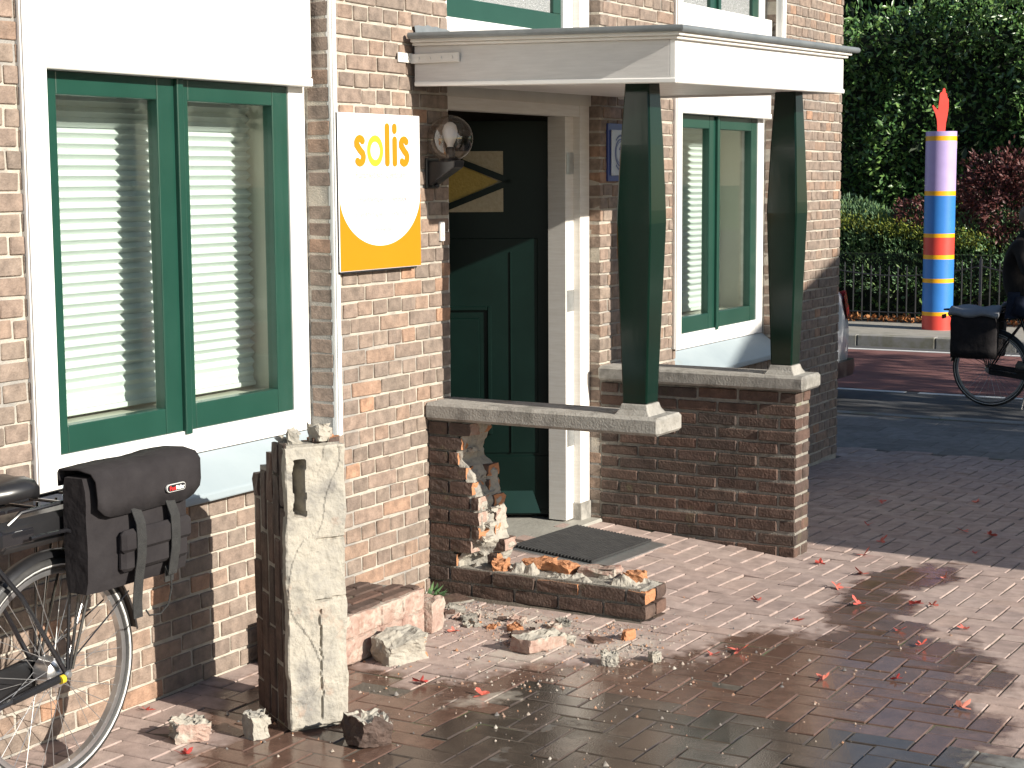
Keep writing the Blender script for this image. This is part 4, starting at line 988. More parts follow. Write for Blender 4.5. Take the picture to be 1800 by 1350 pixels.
for i in range(9):
    for t in (R_(50+i*10), R_(230+i*10)): m.box(ec[0]+.081*math.cos(t)-.004, ec[0]+.081*math.cos(t)+.004, -.0243, -.0232, ec[1]+.088*math.sin(t)-.005, ec[1]+.088*math.sin(t)+.005)
m.build('emblem', blue_p, pq)
for (x, z) in ((8.093, 2.064), (8.093, 1.846), (8.279, 2.064), (8.279, 1.846)):
    m = MB(); m.ell((x, -.022, z), (.004, .003, .004), 8, 6); m.build('screw', steel_m, pq)

# ------------------------------------------------------------------ bicycles
def bicycle(Mx, label, group, hide_front=False, battery=True, name='bicycle'):
    root = thing(name, Mx @ Vector((.5, 0, 0)), label, 'bicycle', group)
    def fin(mb, nm, mt, parent=root, smooth=True, **k):
        mb.v = [tuple(Mx @ Vector(p)) for p in mb.v]; return mb.build(nm, mt, parent, smooth=smooth, **k)
    r = .35
    for wx, rear in ((0.0, True), (1.12, False)):
        c = (wx, 0, r)
        m = MB(); m.lathe([(.300, -.011), (.312, -.013), (.318, -.012), (.318, .012), (.312, .013), (.300, .011), (.300, -.011)], c, 56, 'y'); wh = fin(m, 'wheel', alu_m)
        m = MB(); m.tube([(wx+.332*math.cos(t), 0, r+.332*math.sin(t)) for t in [2*math.pi*k/56 for k in range(56)]], .0205, 10, closed=True); fin(m, 'tyre', tyre_m, wh, smooth='all')
        for s in (-1, 1):
            m = MB(); m.lathe([(.3245, s*.0188), (.3310, s*.0212)], c, 56, 'y'); fin(m, 'reflective_band', refl_m, wh)
        m = MB(); rr = .046 if rear else .03
        m.lathe([(0.001, -.058), (.012, -.058), (.014, -.040), (rr*.75, -.038), (rr, -.030), (rr, .030), (rr*.75, .038), (.014, .040), (.012, .058), (.001, .058)], c, 24, 'y'); fin(m, 'hub', alu_m, wh)
        for k in range(32):
            a = 2*math.pi*k/32; s = 1 if k % 2 else -1; b = a+(.55 if (k//2) % 2 else -.55)
            m = MB(); m.tube([(wx+rr*.9*math.cos(b), s*.028, r+rr*.9*math.sin(b)), (wx+.303*math.cos(a), s*.003, r+.303*math.sin(a))], .0012, 4); fin(m, 'spoke', spoke_m, wh, smooth=False)
        # mudguard
        m = MB(); vs = []; a0, a1 = (R_(-12), R_(178)) if rear else (R_(5), R_(150)); n = 30
        if rear: a0, a1 = R_(20), R_(200)
        prof = [(-.027, -.016), (-.022, -.003), (-.010, .003), (.010, .003), (.022, -.003), (.027, -.016)]
        for i in range(n+1):
            t = a0+(a1-a0)*i/n
            if rear: t = R_(180)-t+R_(12)
            for (py, pr) in prof: vs.append((wx+(.372+pr)*math.cos(t), py, r+(.372+pr)*math.sin(t)))
        q = len(prof); m.add(vs, [(i*q+k, (i+1)*q+k, (i+1)*q+k+1, i*q+k+1) for i in range(n) for k in range(q-1)]); fin(m, 'mudguard', black_m, smooth='all')
        for s in (-1, 1):
            t = R_(178-12) if False else R_(150 if rear else 140)
            m = MB(); m.tube([(wx, s*.062, r+.02), (wx+.37*math.cos(t), s*.028, r+.37*math.sin(t))], .0025, 6); fin(m, 'mudguard_stay', frame_m)
    BB = Vector((.46, 0, .29)); ST_ = Vector((.26, 0, .84)); HTb, HTt = Vector((.985, 0, .62)), Vector((.94, 0, .90))
    m = MB(); m.tube([BB, ST_], .016, 12); m.tube([BB, (.80, 0, .40), HTb], .024, 12); m.tube([ST_.lerp(BB, .35), (.72, 0, .50), HTb.lerp(HTt, .25)], .018, 12); m.tube([HTb, HTt], .019, 12); fin(m, 'frame', frame_m)
    for s in (-1, 1):
        m = MB(); m.tube([(0, s*.064, r), (.20, s*.060, .325), BB+Vector((-.03, s*.03, 0))], .0105, 8); fin(m, 'chain_stay', frame_m)
        m = MB(); m.tube([(0, s*.064, r), (.16, s*.055, .62), (.275, s*.022, .78)], .008, 8); fin(m, 'seat_stay', frame_m)
        m = MB(); m.tube([(1.12, s*.055, r), (1.03, s*.05, .60), (.985, s*.02, .66)], .012, 8); fin(m, 'fork_blade', frame_m)
        # carrier stays
        for (x1, x0) in ((-.04, 0.0), (-.12, -.01), (-.20, -.02)):
            m = MB(); m.tube([(x0, s*.068, r+.012), (x1, s*.070, .86)], .005, 6); fin(m, 'carrier_stay', frame_m)
        m = MB(); m.tube([(.24, s*.03, .80), (.16, s*.065, .872), (-.40, s*.065, .885), (-.43, s*.05, .885)], .0065, 8); fin(m, 'carrier_rail', frame_m)
        m = MB(); m.tube([(.16, s*.10, .80), (.02, s*.105, .80), (-.10, s*.10, .745), (-.30, s*.098, .74), (-.38, s*.09, .86)], .0065, 8); fin(m, 'carrier_rail', frame_m)
        m = MB(); m.tube([(BB.x, s*.075, BB.z), (BB.x+s*.15, s*.082, BB.z-s*.08)], .009, 8); m.box(BB.x+s*.15-.045, BB.x+s*.15+.045, s*.13-.045, s*.13+.045, BB.z-s*.08-.012, BB.z-s*.08+.012, .006); fin(m, 'pedal', black_m)
    for i, x in enumerate((.10, .0, -.12, -.24, -.34)):
        m = MB(); m.tube([(x, -.066, .877), (x, .066, .877)], .005, 6); fin(m, 'carrier_bar', frame_m)
    m = MB(); m.tube([(-.43, -.05, .885), (-.445, 0, .885), (-.43, .05, .885)], .0065, 8); fin(m, 'carrier_bar', frame_m)
    if battery:
        m = MB(); m.box(-.30, .235, -.062, .062, .755, .850, .018); bt = fin(m, 'battery', black_m, smooth=False)
        m = MB(); m.box(.155, .185, .0625, .0645, .785, .82); fin(m, 'sticker', refl_m, bt, smooth=False)
        m = MB(); m.box(.10, .245, -.066, .066, .77, .83, .012); fin(m, 'battery_lock', frame_m, bt, smooth=False)
    m = MB(); m.box(-.455, -.435, -.05, .05, .80, .84, .006); fin(m, 'tail_light', tail_m, smooth=False)
    # chain case and crank
    m = MB(); m.lathe([(.001, -.062), (.085, -.060), (.092, -.050), (.092, -.040), (.085, -.032), (.001, -.030)], (BB.x, 0, BB.z), 28, 'y'); m.bar((0, -.052, r), (BB.x, -.052, BB.z+.01), .02, .10, b=.006); fin(m, 'chain_case', black_m)
    # saddle
    m = MB(); vs = []; prof = [(.10, .072, .955), (.115, .098, .968), (.16, .106, .972), (.22, .085, .965), (.29, .05, .957), (.36, .030, .955), (.405, .018, .950)]
    for (x, w, z) in prof:
        for (a, hgt) in ((-1, -.052), (-1.02, -.025), (-.82, -.004), (-.4, .004), (0, .0), (.4, .004), (.82, -.004), (1.02, -.025), (1, -.052)): vs.append((x, a*w, z+hgt))
    q = 9; fs = [(i*q+k, (i+1)*q+k, (i+1)*q+k+1, i*q+k+1) for i in range(len(prof)-1) for k in range(q-1)]+[tuple(range(q)), tuple(range((len(prof)-1)*q, len(prof)*q))[::-1]]+[(i*q, (i+1)*q, (i+1)*q+q-1, i*q+q-1) for i in range(len(prof)-1)]
    m.add(vs, fs); fin(m, 'saddle', black_m, smooth='all')
    m = MB(); m.tube([ST_, (.225, 0, .93)], .0135, 10); fin(m, 'seat_post', alu_m)
    m = MB(); m.tube([HTt, (.92, 0, 1.02), (.955, 0, 1.05)], .013, 10); fin(m, 'stem', frame_m)
    m = MB(); m.tube([(.62, -.30, 1.03), (.76, -.30, 1.07), (.90, -.22, 1.09), (.955, 0, 1.06), (.90, .22, 1.09), (.76, .30, 1.07), (.62, .30, 1.03)], .011, 10); hb = fin(m, 'handlebar', frame_m)
    for s in (-1, 1):
        m = MB(); m.tube([(.60, s*.30, 1.025), (.73, s*.30, 1.063)], .016, 10); fin(m, 'grip', rubber_m, hb)
    m = MB(); m.lathe([(.001, .0), (.03, .0), (.045, .05), (.001, .055)], (1.03, 0, .80), 20, 'x'); fin(m, 'headlight', black_m)
    # brake arm with its yellow band, kickstand
    m = MB(); m.bar((0.0, .070, r-.006), (.22, .066, r-.028), .010, .016, b=.003); fin(m, 'brake_arm', black_m, smooth=False)
    m = MB(); m.tube([(.018, .070, r-.008), (.034, .070, r-.009)], .0135, 12); fin(m, 'band', yellow_p)
    m = MB(); m.tube([(.36, -.05, .27), (.34, -.09, .14), (.33, -.16, .005)], .008, 8); fin(m, 'kickstand', frame_m)
    m = MB(); m.lathe([(.001, .058), (.014, .058), (.014, .072), (.009, .078), (.001, .078)], (0, 0, r), 12, 'y'); fin(m, 'axle_nut', steel_m)
    return root
hub = Vector((3.734, -.30, 0))
B1 = Matrix(((-1, 0, 0, hub.x), (0, -1, 0, hub.y), (0, 0, 1, 0), (0, 0, 0, 1)))
bicycle(B1, 'black electric bicycle parked against the brick wall below the window', None)

# bag on the carrier
bag = thing('bicycle_bag', (3.95, -.40, .6), 'black fabric pannier bag hung on the parked bicycle carrier', 'bag')
m = MB(); X0, X1, Yb, Yf, Z0, Z1 = 3.728, 4.172, -.372, -.482, .606, .955
vs = []; nx = 10; nz = 9
def bulge(u, v): return .016*math.sin(math.pi*u)*math.sin(math.pi*min(1, v*1.1))
for (yy, s) in ((Yf, -1), (Yb, 1)):
    for i in range(nx+1):
        for j in range(nz+1):
            u, v = i/nx, j/nz; cr = .02*((abs(2*u-1))**12+(abs(2*v-1))**12)*.5
            vs.append((X0+(X1-X0)*u, yy+s*(bulge(u, v)-cr)+random.gauss(0, .0008), Z0+(Z1-Z0)*v+.012*u*0))
fs = []; K = (nx+1)*(nz+1)
for i in range(nx):
    for j in range(nz): a = i*(nz+1)+j; fs += [(a, a+nz+1, a+nz+2, a+1), (K+a, K+a+1, K+a+nz+2, K+a+nz+1)]
rg = [i*(nz+1) for i in range(nx+1)]+[nx*(nz+1)+j for j in range(1, nz+1)]+[i*(nz+1)+nz for i in range(nx-1, -1, -1)]+[j for j in range(nz-1, 0, -1)]
for i in range(len(rg)): a, b = rg[i], rg[(i+1) % len(rg)]; fs.append((a, K+a, K+b, b))
m.add(vs, fs); bd = m.build('body', fabric_m, bag, smooth=True)
m = MB(); prof = [(-.352, .925), (-.354, .966), (-.362, .981), (-.440, .985), (-.490, .975), (-.508, .952), (-.511, .885), (-.509, .832)]; n = 18; vs = []
for i in range(n+1):
    u = i/n; x = X0+.012+(X1-X0+.016)*u
    for j, (y, z) in enumerate(prof):
        zz = z
        cu = min(u, 1-u)*n
        if j == 7: zz += .035 if cu < .5 else (.012 if cu < 1.5 else (.003 if cu < 2.5 else 0))
        if j == 6 and cu < .5: zz += .006
        vs.append((x, y+.003*math.sin(x*37+z*20)+.002*math.sin(x*91), zz+.002*math.sin(x*23+1)*(1 if j in (2, 3) else .3)+.006*(u-.5)*(1 if 1 < j < 6 else .0)))
q = len(prof); m.add(vs, [(i*q+k, (i+1)*q+k, (i+1)*q+k+1, i*q+k+1) for i in range(n) for k in range(q-1)])
fl = m.build('flap', fabric_m, bag, smooth='all'); sm = fl.modifiers.new('thick', 'SOLIDIFY'); sm.thickness = .005; sm.offset = -1
m = MB(); m.box(3.835, 4.135, -.516, -.484, .655, .775, .012); m.build('pocket', fabric_m, bag)
m = MB(); m.box(3.828, 4.142, -.527, -.4975, .715, .785, .012); m.build('pocket_flap', fabric_m, bag)
for (x0, zend, b) in ((3.880, .50, .015), (4.035, .585, .004)):
    m = MB(); vs = []
    P_ = [(-.510, .845), (-.530, .80), (-.5325, .75), (-.530, .70), (-.519, .645), (-.512, .61), (-.500, zend+.05), (-.497, zend)]
    for (y, z) in P_: dx = b*max(0, .62-z)*6; vs += [(x0+dx, y, z), (x0+.040+dx, y, z)]
    m.add(vs, [(2*i, 2*i+1, 2*i+3, 2*i+2) for i in range(len(P_)-1)]); o = m.build('strap', web_m, bag); sm = o.modifiers.new('thick', 'SOLIDIFY'); sm.thickness = .003
m = MB(); m.tube([(4.06, -.50, .62), (4.065, -.497, .56), (4.055, -.49, .51), (4.03, -.48, .485), (3.99, -.47, .487), (3.985, -.46, .505)], .003, 6); m.build('cord', web_m, bag)
lo = MB(); pts = [(4.042+.012*math.cos(t)-.0, .882+.012*math.sin(t)) for t in [math.pi/2+math.pi*k/8 for k in range(9)]]+[(4.105+.012*math.cos(t), .882+.012*math.sin(t)) for t in [-math.pi/2+math.pi*k/8 for k in range(9)]]
lo.prism([(p[0], p[1]) for p in pts], Matrix.Translation((0, -.5215, 0)), .006); lg = lo.build('logo_plate', refl_m, bag)
lo = MB(); lo.prism([(4.0735+(p[0]-4.0735)*.95, .882+(p[1]-.882)*.85) for p in pts], Matrix.Translation((0, -.5225, 0)), .001); lo.build('logo_field', black_m, lg)
text('Fast', (4.055, -.5232, .8755), .018, red_p, lg, .0004, bold=.0005); text('Rider', (4.090, -.5232, .8755), .018, signw_m, lg, .0004, bold=.0005)

# ------------------------------------------------------------------ across the road
pole = thing('striped_post', (22.25, 2.34, -.165), 'thick blue, lilac, red and yellow striped post topped by a red hand', 'post')
pcx, pcy = 22.25, 2.34; zb = -.165; PR = .196
# band limits measured up the post
bands = [('red', 0, .185), ('yellow', .185, .235), ('blue', .235, .61), ('yellow', .61, .665), ('blue', .665, .915), ('yellow', .915, .97), ('red', .97, 1.195), ('yellow', 1.195, 1.245), ('blue', 1.245, 1.73), ('yellow', 1.73, 1.79), ('lilac', 1.79, 2.43), ('yellow', 2.43, 2.49), ('lilac', 2.49, 2.55)]
for (c, z0, z1) in bands:
    m = MB(); m.lathe([(PR, z0), (PR, z1)] if z1 < 2.54 else [(PR, z0), (PR, z1), (.001, z1+.002)], (pcx, pcy, zb), 40); m.build('band', pole_cols[c], pole, smooth=True)
HM = Matrix(((.5, .866, 0, pcx), (-.866, .5, 0, pcy), (0, 0, 1, zb+2.552), (0, 0, 0, 1)))
hand = [(-.055, 0), (.045, 0), (.052, .10), (.070, .20), (.082, .30), (.080, .41), (.062, .43), (.058, .475), (.040, .49), (.035, .535), (.018, .55), (.004, .535), (-.004, .50), (-.022, .495), (-.034, .47), (-.038, .40), (-.045, .33), (-.05, .27), (-.085, .30), (-.115, .335), (-.128, .325), (-.115, .285), (-.085, .22), (-.065, .15), (-.058, .08)]
m = MB(); m.prism(hand, HM @ Matrix.Translation((0, -.012, 0)), .024); m.build('hand', hand_m, pole)
m = MB(); m.lathe([(PR+.002, 1.30), (PR+.002, 1.44)], (pcx, pcy, zb), 4, arc=R_(20), start=R_(-70)); m.build('sticker', signw_m, pole)
m = MB(); m.lathe([(PR+.002, 2.33), (PR+.002, 2.42)], (pcx, pcy, zb), 4, arc=R_(25), start=R_(-85)); m.build('sticker', signw_m, pole)

fence = thing('iron_fence', (23.05, 1, -.15), 'black iron bar fence with sagging top rail before the hedge', 'fence')
def ftop(y):
    t = ((y-2.0) % 2.4)/2.4; return .62+.16*(2*abs(t-.5))**2
y = -5.0
while y < 7.4:
    m = MB(); h = ftop(y)+.13; m.tube([(23.05, y, -.16), (23.05, y, -.15+h-.03), (23.05, y, -.15+h)], [.0105, .0105, .002], 6); m.build('bar', iron_m, fence); y += .125
m = MB(); m.tube([(23.05, -5+i*.1, -.15+ftop(-5+i*.1)) for i in range(124)], .011, 6); m.build('rail', iron_m, fence)
m = MB(); m.tube([(23.05, -5, -.03), (23.05, 7.4, -.03)], .011, 6); m.build('rail', iron_m, fence)
for y in (-2.8, -.4, 2.0, 4.4, 6.8):
    m = MB(); m.box(23.03, 23.07, y-.02, y+.02, -.3, .72, .004); m.build('fence_post', iron_m, fence)

def leaves(name, P, N, L, Wd, mt, parent, seed, spread=.9, fold=.25, droop=0.0):
    """P (n,3) positions, N (n,3) outward directions: one folded leaf (two quads) each"""
    r = np.random.default_rng(seed); n = len(P); P = np.asarray(P); N = np.asarray(N, float)
    D = N+r.normal(0, spread, (n, 3)); D[:, 2] -= droop; D /= np.linalg.norm(D, axis=1, keepdims=True)
    S = np.cross(D, r.normal(0, 1, (n, 3))); S /= np.linalg.norm(S, axis=1, keepdims=True)+1e-9; U = np.cross(S, D)
    l = L*r.uniform(.6, 1.25, (n, 1)); w = Wd*r.uniform(.7, 1.2, (n, 1))
    base = P; tip = P+D*l; mid = P+D*l*.5; a = mid+S*w-U*w*fold; b = mid-S*w-U*w*fold; cm = mid+U*w*fold*.4
    V = np.stack([base, a, tip, b, cm], 1).reshape(-1, 3); i = np.arange(n)[:, None]*5
    F = np.concatenate([i+np.array([[0, 1, 4]]), i+np.array([[1, 2, 4]]), i+np.array([[2, 3, 4]]), i+np.array([[3, 0, 4]])])
    off = np.array(ORG[parent.name]) if parent is not None else np.zeros(3)
    o = bpy.data.objects.new(name, fmesh(name, V-off, F, [mt], np.repeat(r.random(n), 5))); link(o, parent); ORG[o.name] = Vector(off); return o
def lumpy(cx, cy, z0, z1, rx, ry, n, seed, core=None, parent=None, k=.22, top=.0):
    """points on a lumpy dome from z0 to z1, with outward normals"""
    r = np.random.default_rng(seed); u = r.normal(0, 1, (n, 3)); u /= np.linalg.norm(u, axis=1, keepdims=True)
    u[:, 2] = u[:, 2]*.98
    h = (z1-z0)/2; P = np.zeros((n, 3))
    for i in range(n):
        f = 1+k*mnoise.fractal(Vector((u[i, 0]*2.2+seed, u[i, 1]*2.2, u[i, 2]*2.2)), 1, 2, 3)*1.6
        q = f*(1-abs(r.normal(0, .10)))
        P[i] = (cx+rx*u[i, 0]*q, cy+ry*u[i, 1]*q, z0+h+h*u[i, 2]*q)
    return P, u
def wallpts(x, y0, y1, z0, z1, n, seed, amp, depth):
    r = np.random.default_rng(seed); Y = r.uniform(y0, y1, n); Zz = r.uniform(z0, z1, n); P = np.zeros((n, 3)); N = np.zeros((n, 3))
    for i in range(n):
        d = amp*mnoise.fractal(Vector((Y[i]*.9+seed, Zz[i]*.9, seed)), 1, 2, 4); P[i] = (x-d+abs(r.normal(0, depth)), Y[i], Zz[i]); N[i] = (-1, r.normal(0, .2), .25)
    return P, N
# tall laurel hedge
lh = thing('laurel_hedge', (25.4, 2, -.15), 'tall glossy dark laurel hedge filling the view beyond the fence', 'hedge')
ztop = 4.5
P, N = wallpts(25.0, -5.5, 9.5, 0.0, ztop, 52000, 31, .55, .22)
keep = P[:, 2] < ztop-.55+.45*np.array([mnoise.noise(Vector((y*.55, 2.2, 0))) for y in P[:, 1]])+.25
leaves('foliage', P[keep], N[keep], .12, .026, laurel_m, lh, 3, spread=.75)
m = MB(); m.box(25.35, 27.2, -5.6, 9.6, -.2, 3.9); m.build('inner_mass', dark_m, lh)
P, N = wallpts(25.35, -5.5, 9.5, 3.7, 4.4, 3500, 33, .5, .5); N[:] = (-.3, 0, 1); leaves('shoot', P, N, .13, .024, laurel_m, lh, 5, spread=.5)
# dark conifers above and behind the hedge
for i, (x, y, h, r_, lab) in enumerate(((28.2, -1.6, 6.6, 3.2, 'dark conifer rising behind the laurel hedge above the cyclist'), (28.5, 2.6, 6.8, 3.4, 'dark conifer rising behind the laurel hedge above the striped post'), (28, 6.6, 6.6, 3.2, 'dark conifer rising behind the hedge close to the house corner'))):
    t = thing('conifer_tree', (x, y, -.2), lab, 'tree')
    m = MB(); m.tube([(x, y, -.3), (x, y, h*.5), (x+.1, y, h)], [.22, .15, .02], 10); m.build('trunk', bark_m, t)
    rr = np.random.default_rng(60+i); n = 14000; zz = rr.uniform(2.2, h*.85, n); th = rr.uniform(0, 6.283, n); rad = r_*(1-(zz/h)**2.6)*(.55+.45*rr.random(n))*(1+.2*np.sin(zz*5+th*3))
    P = np.stack([x+rad*np.cos(th), y+rad*np.sin(th), zz], 1); N = np.stack([np.cos(th), np.sin(th), -.25+0*th], 1); leaves('crown', P, N, .30, .05, conif_m, t, 70+i, spread=.35, droop=.2)
# low juniper hedge
jh = thing('juniper_shrub', (23.9, 3, -.15), 'low feathery blue-green juniper spreading behind the iron fence', 'shrub')
def mound(x, y0, y1, ztop, n, seed, mt, nm, parent, L=.075, Wd=.010, x1=None):
    r = np.random.default_rng(seed); Y = r.uniform(y0, y1, n); t = r.random(n); P = np.zeros((n, 3)); N = np.zeros((n, 3))
    for i in range(n):
        zt = ztop*(.98+.26*mnoise.fractal(Vector((Y[i]*.9+seed, 0, 3)), 1, 2, 4)); a = t[i]*math.pi*.62
        f = 1+.30*mnoise.fractal(Vector((Y[i]*2.6+seed, math.cos(a)*2.6, math.sin(a)*2.6)), 1, 2, 4)-abs(r.normal(0, .05))
        P[i] = (x+.75-.75*math.cos(a)*f, Y[i], max(.05, zt*.45+zt*.62*(math.sin(a)-.35)*f)-.15); N[i] = (-math.cos(a)-.1, r.normal(0, .3), math.sin(a)+.35)
    return leaves(nm, P, N, L, Wd, mt, parent, seed, spread=.45)
mound(23.35, -5.2, 8.0, 1.68, 30000, 41, junip_m, 'foliage', jh)
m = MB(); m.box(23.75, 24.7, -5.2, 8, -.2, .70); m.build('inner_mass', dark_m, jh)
r_ = np.random.default_rng(5); n = 1500; t = r_.random(n); Yy = 4.6-2.6*t+r_.normal(0, .12, n); Zz = 1.28-.34*t+r_.normal(0, .07, n)-.02
P = np.stack([23.42-.1*t+r_.normal(0, .05, n), Yy, Zz], 1); N = np.tile(np.array([[-1, 0, .6]]), (n, 1)); leaves('golden_sprays', P, N, .07, .010, yjunip_m, jh, 44, spread=.45)
# ivy and shadowed undergrowth below
P, N = wallpts(23.5, -5, 8, -.1, .55, 2600, 47, .2, .15); leaves('ground_ivy', P, N, .09, .032, laurel_m, jh, 48, spread=.7)
# purple-leaved maple
pm = thing('purple_shrub', (24.3, .7, -.15), 'dark red-leaved maple shrub behind the fence near the cyclist', 'shrub')
P, N = lumpy(23.95, 1.75, .85, 2.1, .40, .8, 9000, 9, k=.3); leaves('foliage', P, N, .075, .016, maple_m, pm, 10, spread=.8)
for k in range(5):
    m = MB(); a = k*1.26; m.tube([(23.95, 1.7, -.2), (23.95+.12*math.cos(a), 1.75+.25*math.sin(a), .7), (23.95+.25*math.cos(a), 1.75+.65*math.sin(a), 1.6)], [.03, .02, .006], 6); m.build('stem', bark_m, pm)
P, N = lumpy(23.75, 3.05, 1.1, 1.5, .2, .35, 900, 12, k=.3)
ps = thing('purple_shrub', (24.3, 2.95, -.15), 'small dark red shrub peeping over the juniper beside the striped post', 'shrub'); leaves('foliage', P, N, .07, .015, maple_m, ps, 13, spread=.8)
# leaf litter along the fence
r_ = np.random.default_rng(15); n = 1500; P = np.stack([22.98+abs(r_.normal(0, .1, n)), r_.uniform(-4, 7, n), -.15+r_.uniform(0, .05, n)], 1); N = np.tile(np.array([[-.6, 0, .6]]), (n, 1))
o = leaves('leaf_litter', P, N, .07, .022, litter_m, None, 16, spread=.8); tag(o, 'drift of orange fallen leaves along the fence foot', 'leaves', kind='stuff')

# parked car whose tail shows past the house corner
car = thing('parked_car', (15.35, 3.4, -.30), 'white parked car with red tail lamp peeping past the house corner', 'car')
def loft(secs):
    m = MB(); n = len(secs[0]); vs = [p for s in secs for p in s]
    fs = [(i*n+k, i*n+(k+1) % n, (i+1)*n+(k+1) % n, (i+1)*n+k) for i in range(len(secs)-1) for k in range(n)]+[tuple(range(n)), tuple(range((len(secs)-1)*n, len(secs)*n))[::-1]]
    return m.add(vs, fs)
cxm, cy0, cz0 = 15.35, 1.42, -.30
def sec(y, w, zb_, zs, wr_, zr):
    pts = [(-w*.86, zb_), (w*.86, zb_), (w*.97, zb_+.10), (w, zb_+.34), (w*.97, zs), (wr_, zr-.06), (wr_*.85, zr), (-wr_*.85, zr), (-wr_, zr-.06), (-w*.97, zs), (-w, zb_+.34), (-w*.97, zb_+.10)]
    return [(cxm+p[0], cy0+y, cz0+p[1]) for p in pts]
m = loft([sec(.0, .72, .30, .72, .60, .80), sec(.05, .80, .26, .92, .66, 1.02), sec(.14, .84, .24, .98, .64, 1.16), sec(.5, .86, .22, .99, .60, 1.46), sec(1.2, .87, .20, .98, .60, 1.52), sec(2.1, .87, .20, .97, .58, 1.48), sec(2.75, .86, .20, .96, .62, 1.10), sec(3.5, .85, .22, .86, .66, .93), sec(4.0, .78, .24, .72, .58, .78), sec(4.15, .66, .30, .60, .5, .64)])
m.build('body', car_m, car, smooth=True)
m = loft([[(cxm+s*x, cy0+y, cz0+z) for s, x, z in ((-1, .80+b, .22), (1, .80+b, .22), (1, .84+b, .30), (1, .82+b, .37), (-1, .82+b, .37), (-1, .84+b, .30))] for y, b in ((-.05, -.12), (-.03, -.02), (.08, .025), (.3, .03))]); m.build('bumper', black_m, car, smooth=True)
for s in (-1, 1):
    m = MB(); m.add([(cxm+s*p[0], cy0+p[1], cz0+p[2]) for p in ((.62, -.02, .76), (.81, .01, .75), (.885, .20, .78), (.855, .22, .99), (.76, .05, 1.03), (.60, .01, .98), (.66, .10, .85), (.80, .2, .88))], [(0, 1, 4, 5), (1, 2, 3, 4), (0, 6, 7, 1), (5, 4, 6), (2, 7, 3)]); m.build('tail_lamp', tail_m, car, smooth=True)
    m = MB(); m.add([(cxm+s*p[0], cy0+p[1], cz0+p[2]) for p in ((.862, .55, 1.0), (.875, 2.6, 1.0), (.66, 2.05, 1.42), (.655, .75, 1.42))], [(0, 1, 2, 3)]); m.build('side_window', carg_m, car)
    for y in (.75, 3.25):
        m = MB(); m.lathe([(.18, -.09), (.29, -.09), (.315, -.06), (.315, .06), (.29, .09), (.18, .09)], (cxm+s*.78, cy0+y, cz0+.315), 28, 'x'); wh = m.build('wheel', tyre_m, car, smooth=True)
        m = MB(); m.lathe([(.001, .0), (.06, .02), (.18, .0), (.19, -.03)], (cxm+s*.86, cy0+y, cz0+.315), 24, 'x'); m.build('rim', alu_m, wh, smooth=True)
m = MB(); m.add([(cxm+p[0], cy0+p[1], cz0+p[2]) for p in ((-.58, .13, 1.06), (.58, .13, 1.06), (.52, .46, 1.42), (-.52, .46, 1.42))], [(0, 1, 2, 3)]); m.build('rear_window', carg_m, car)
m = MB(); m.box(cxm-.46, cxm+.06, cy0-.012, cy0+.004, cz0+.50, cz0+.61); m.build('number_plate', yellow_p, car)

# cyclist on the road
B2 = Matrix(((0, 1, 0, 16.0), (-1, 0, 0, .03), (0, 0, 1, -.30), (0, 0, 0, 1)))
bicycle(B2, 'dark bicycle ridden along the road past the striped post', None, battery=False)
sb = thing('bicycle_bag', B2 @ Vector((-.1, .1, .5)), 'black saddle bag with grey cover on the ridden bicycle', 'bag')
for s in (1, -1):
    b = rough_block((.42, .13, .40), B2 @ Matrix.Translation((-.12, s*.145, .655)), 0, .006, [], 4, 500+s); b.build('pannier', fabric_m, sb, smooth='all')
m = MB(); vs = []
for i in range(13):
    x = -.345+i*.038
    for j in range(9):
        y = -.235+j*.059; e_ = abs(j-4)/4; vs.append(tuple(B2 @ Vector((x, y, .925-.06*e_**3+.012*math.sin(i*.9+j)))))
m.add(vs, [(i*9+j, (i+1)*9+j, (i+1)*9+j+1, i*9+j+1) for i in range(12) for j in range(8)])
cov_m = mat('grey_cover', [(.20, .21, .23), (.26, .27, .29)], scale=6, rough=.6)
o = m.build('cover', cov_m, sb, smooth='all'); sm = o.modifiers.new('thick', 'SOLIDIFY'); sm.thickness = .03
person = thing('person', B2 @ Vector((.3, 0, 0)), 'person in dark jacket and jeans riding a bicycle upright', 'person')
def skin_body(nm, J, E, mt, parent, root=0, sub=2):
    me = bpy.data.meshes.new(nm); off = ORG[parent.name]; me.from_pydata([tuple(B2 @ Vector(j[:3])-off) for j in J], E, []); me.materials.append(mt)
    o = bpy.data.objects.new(nm, me); link(o, parent); ORG[o.name] = off
    md = o.modifiers.new('skin', 'SKIN'); md.use_smooth_shade = True
    for i, j in enumerate(J):
        sv = me.skin_vertices[0].data[i]; rr = j[3] if isinstance(j[3], tuple) else (j[3], j[3]); sv.radius = rr; sv.use_root = (i == root)
    s = o.modifiers.new('sub', 'SUBSURF'); s.levels = sub; s.render_levels = sub
    return o
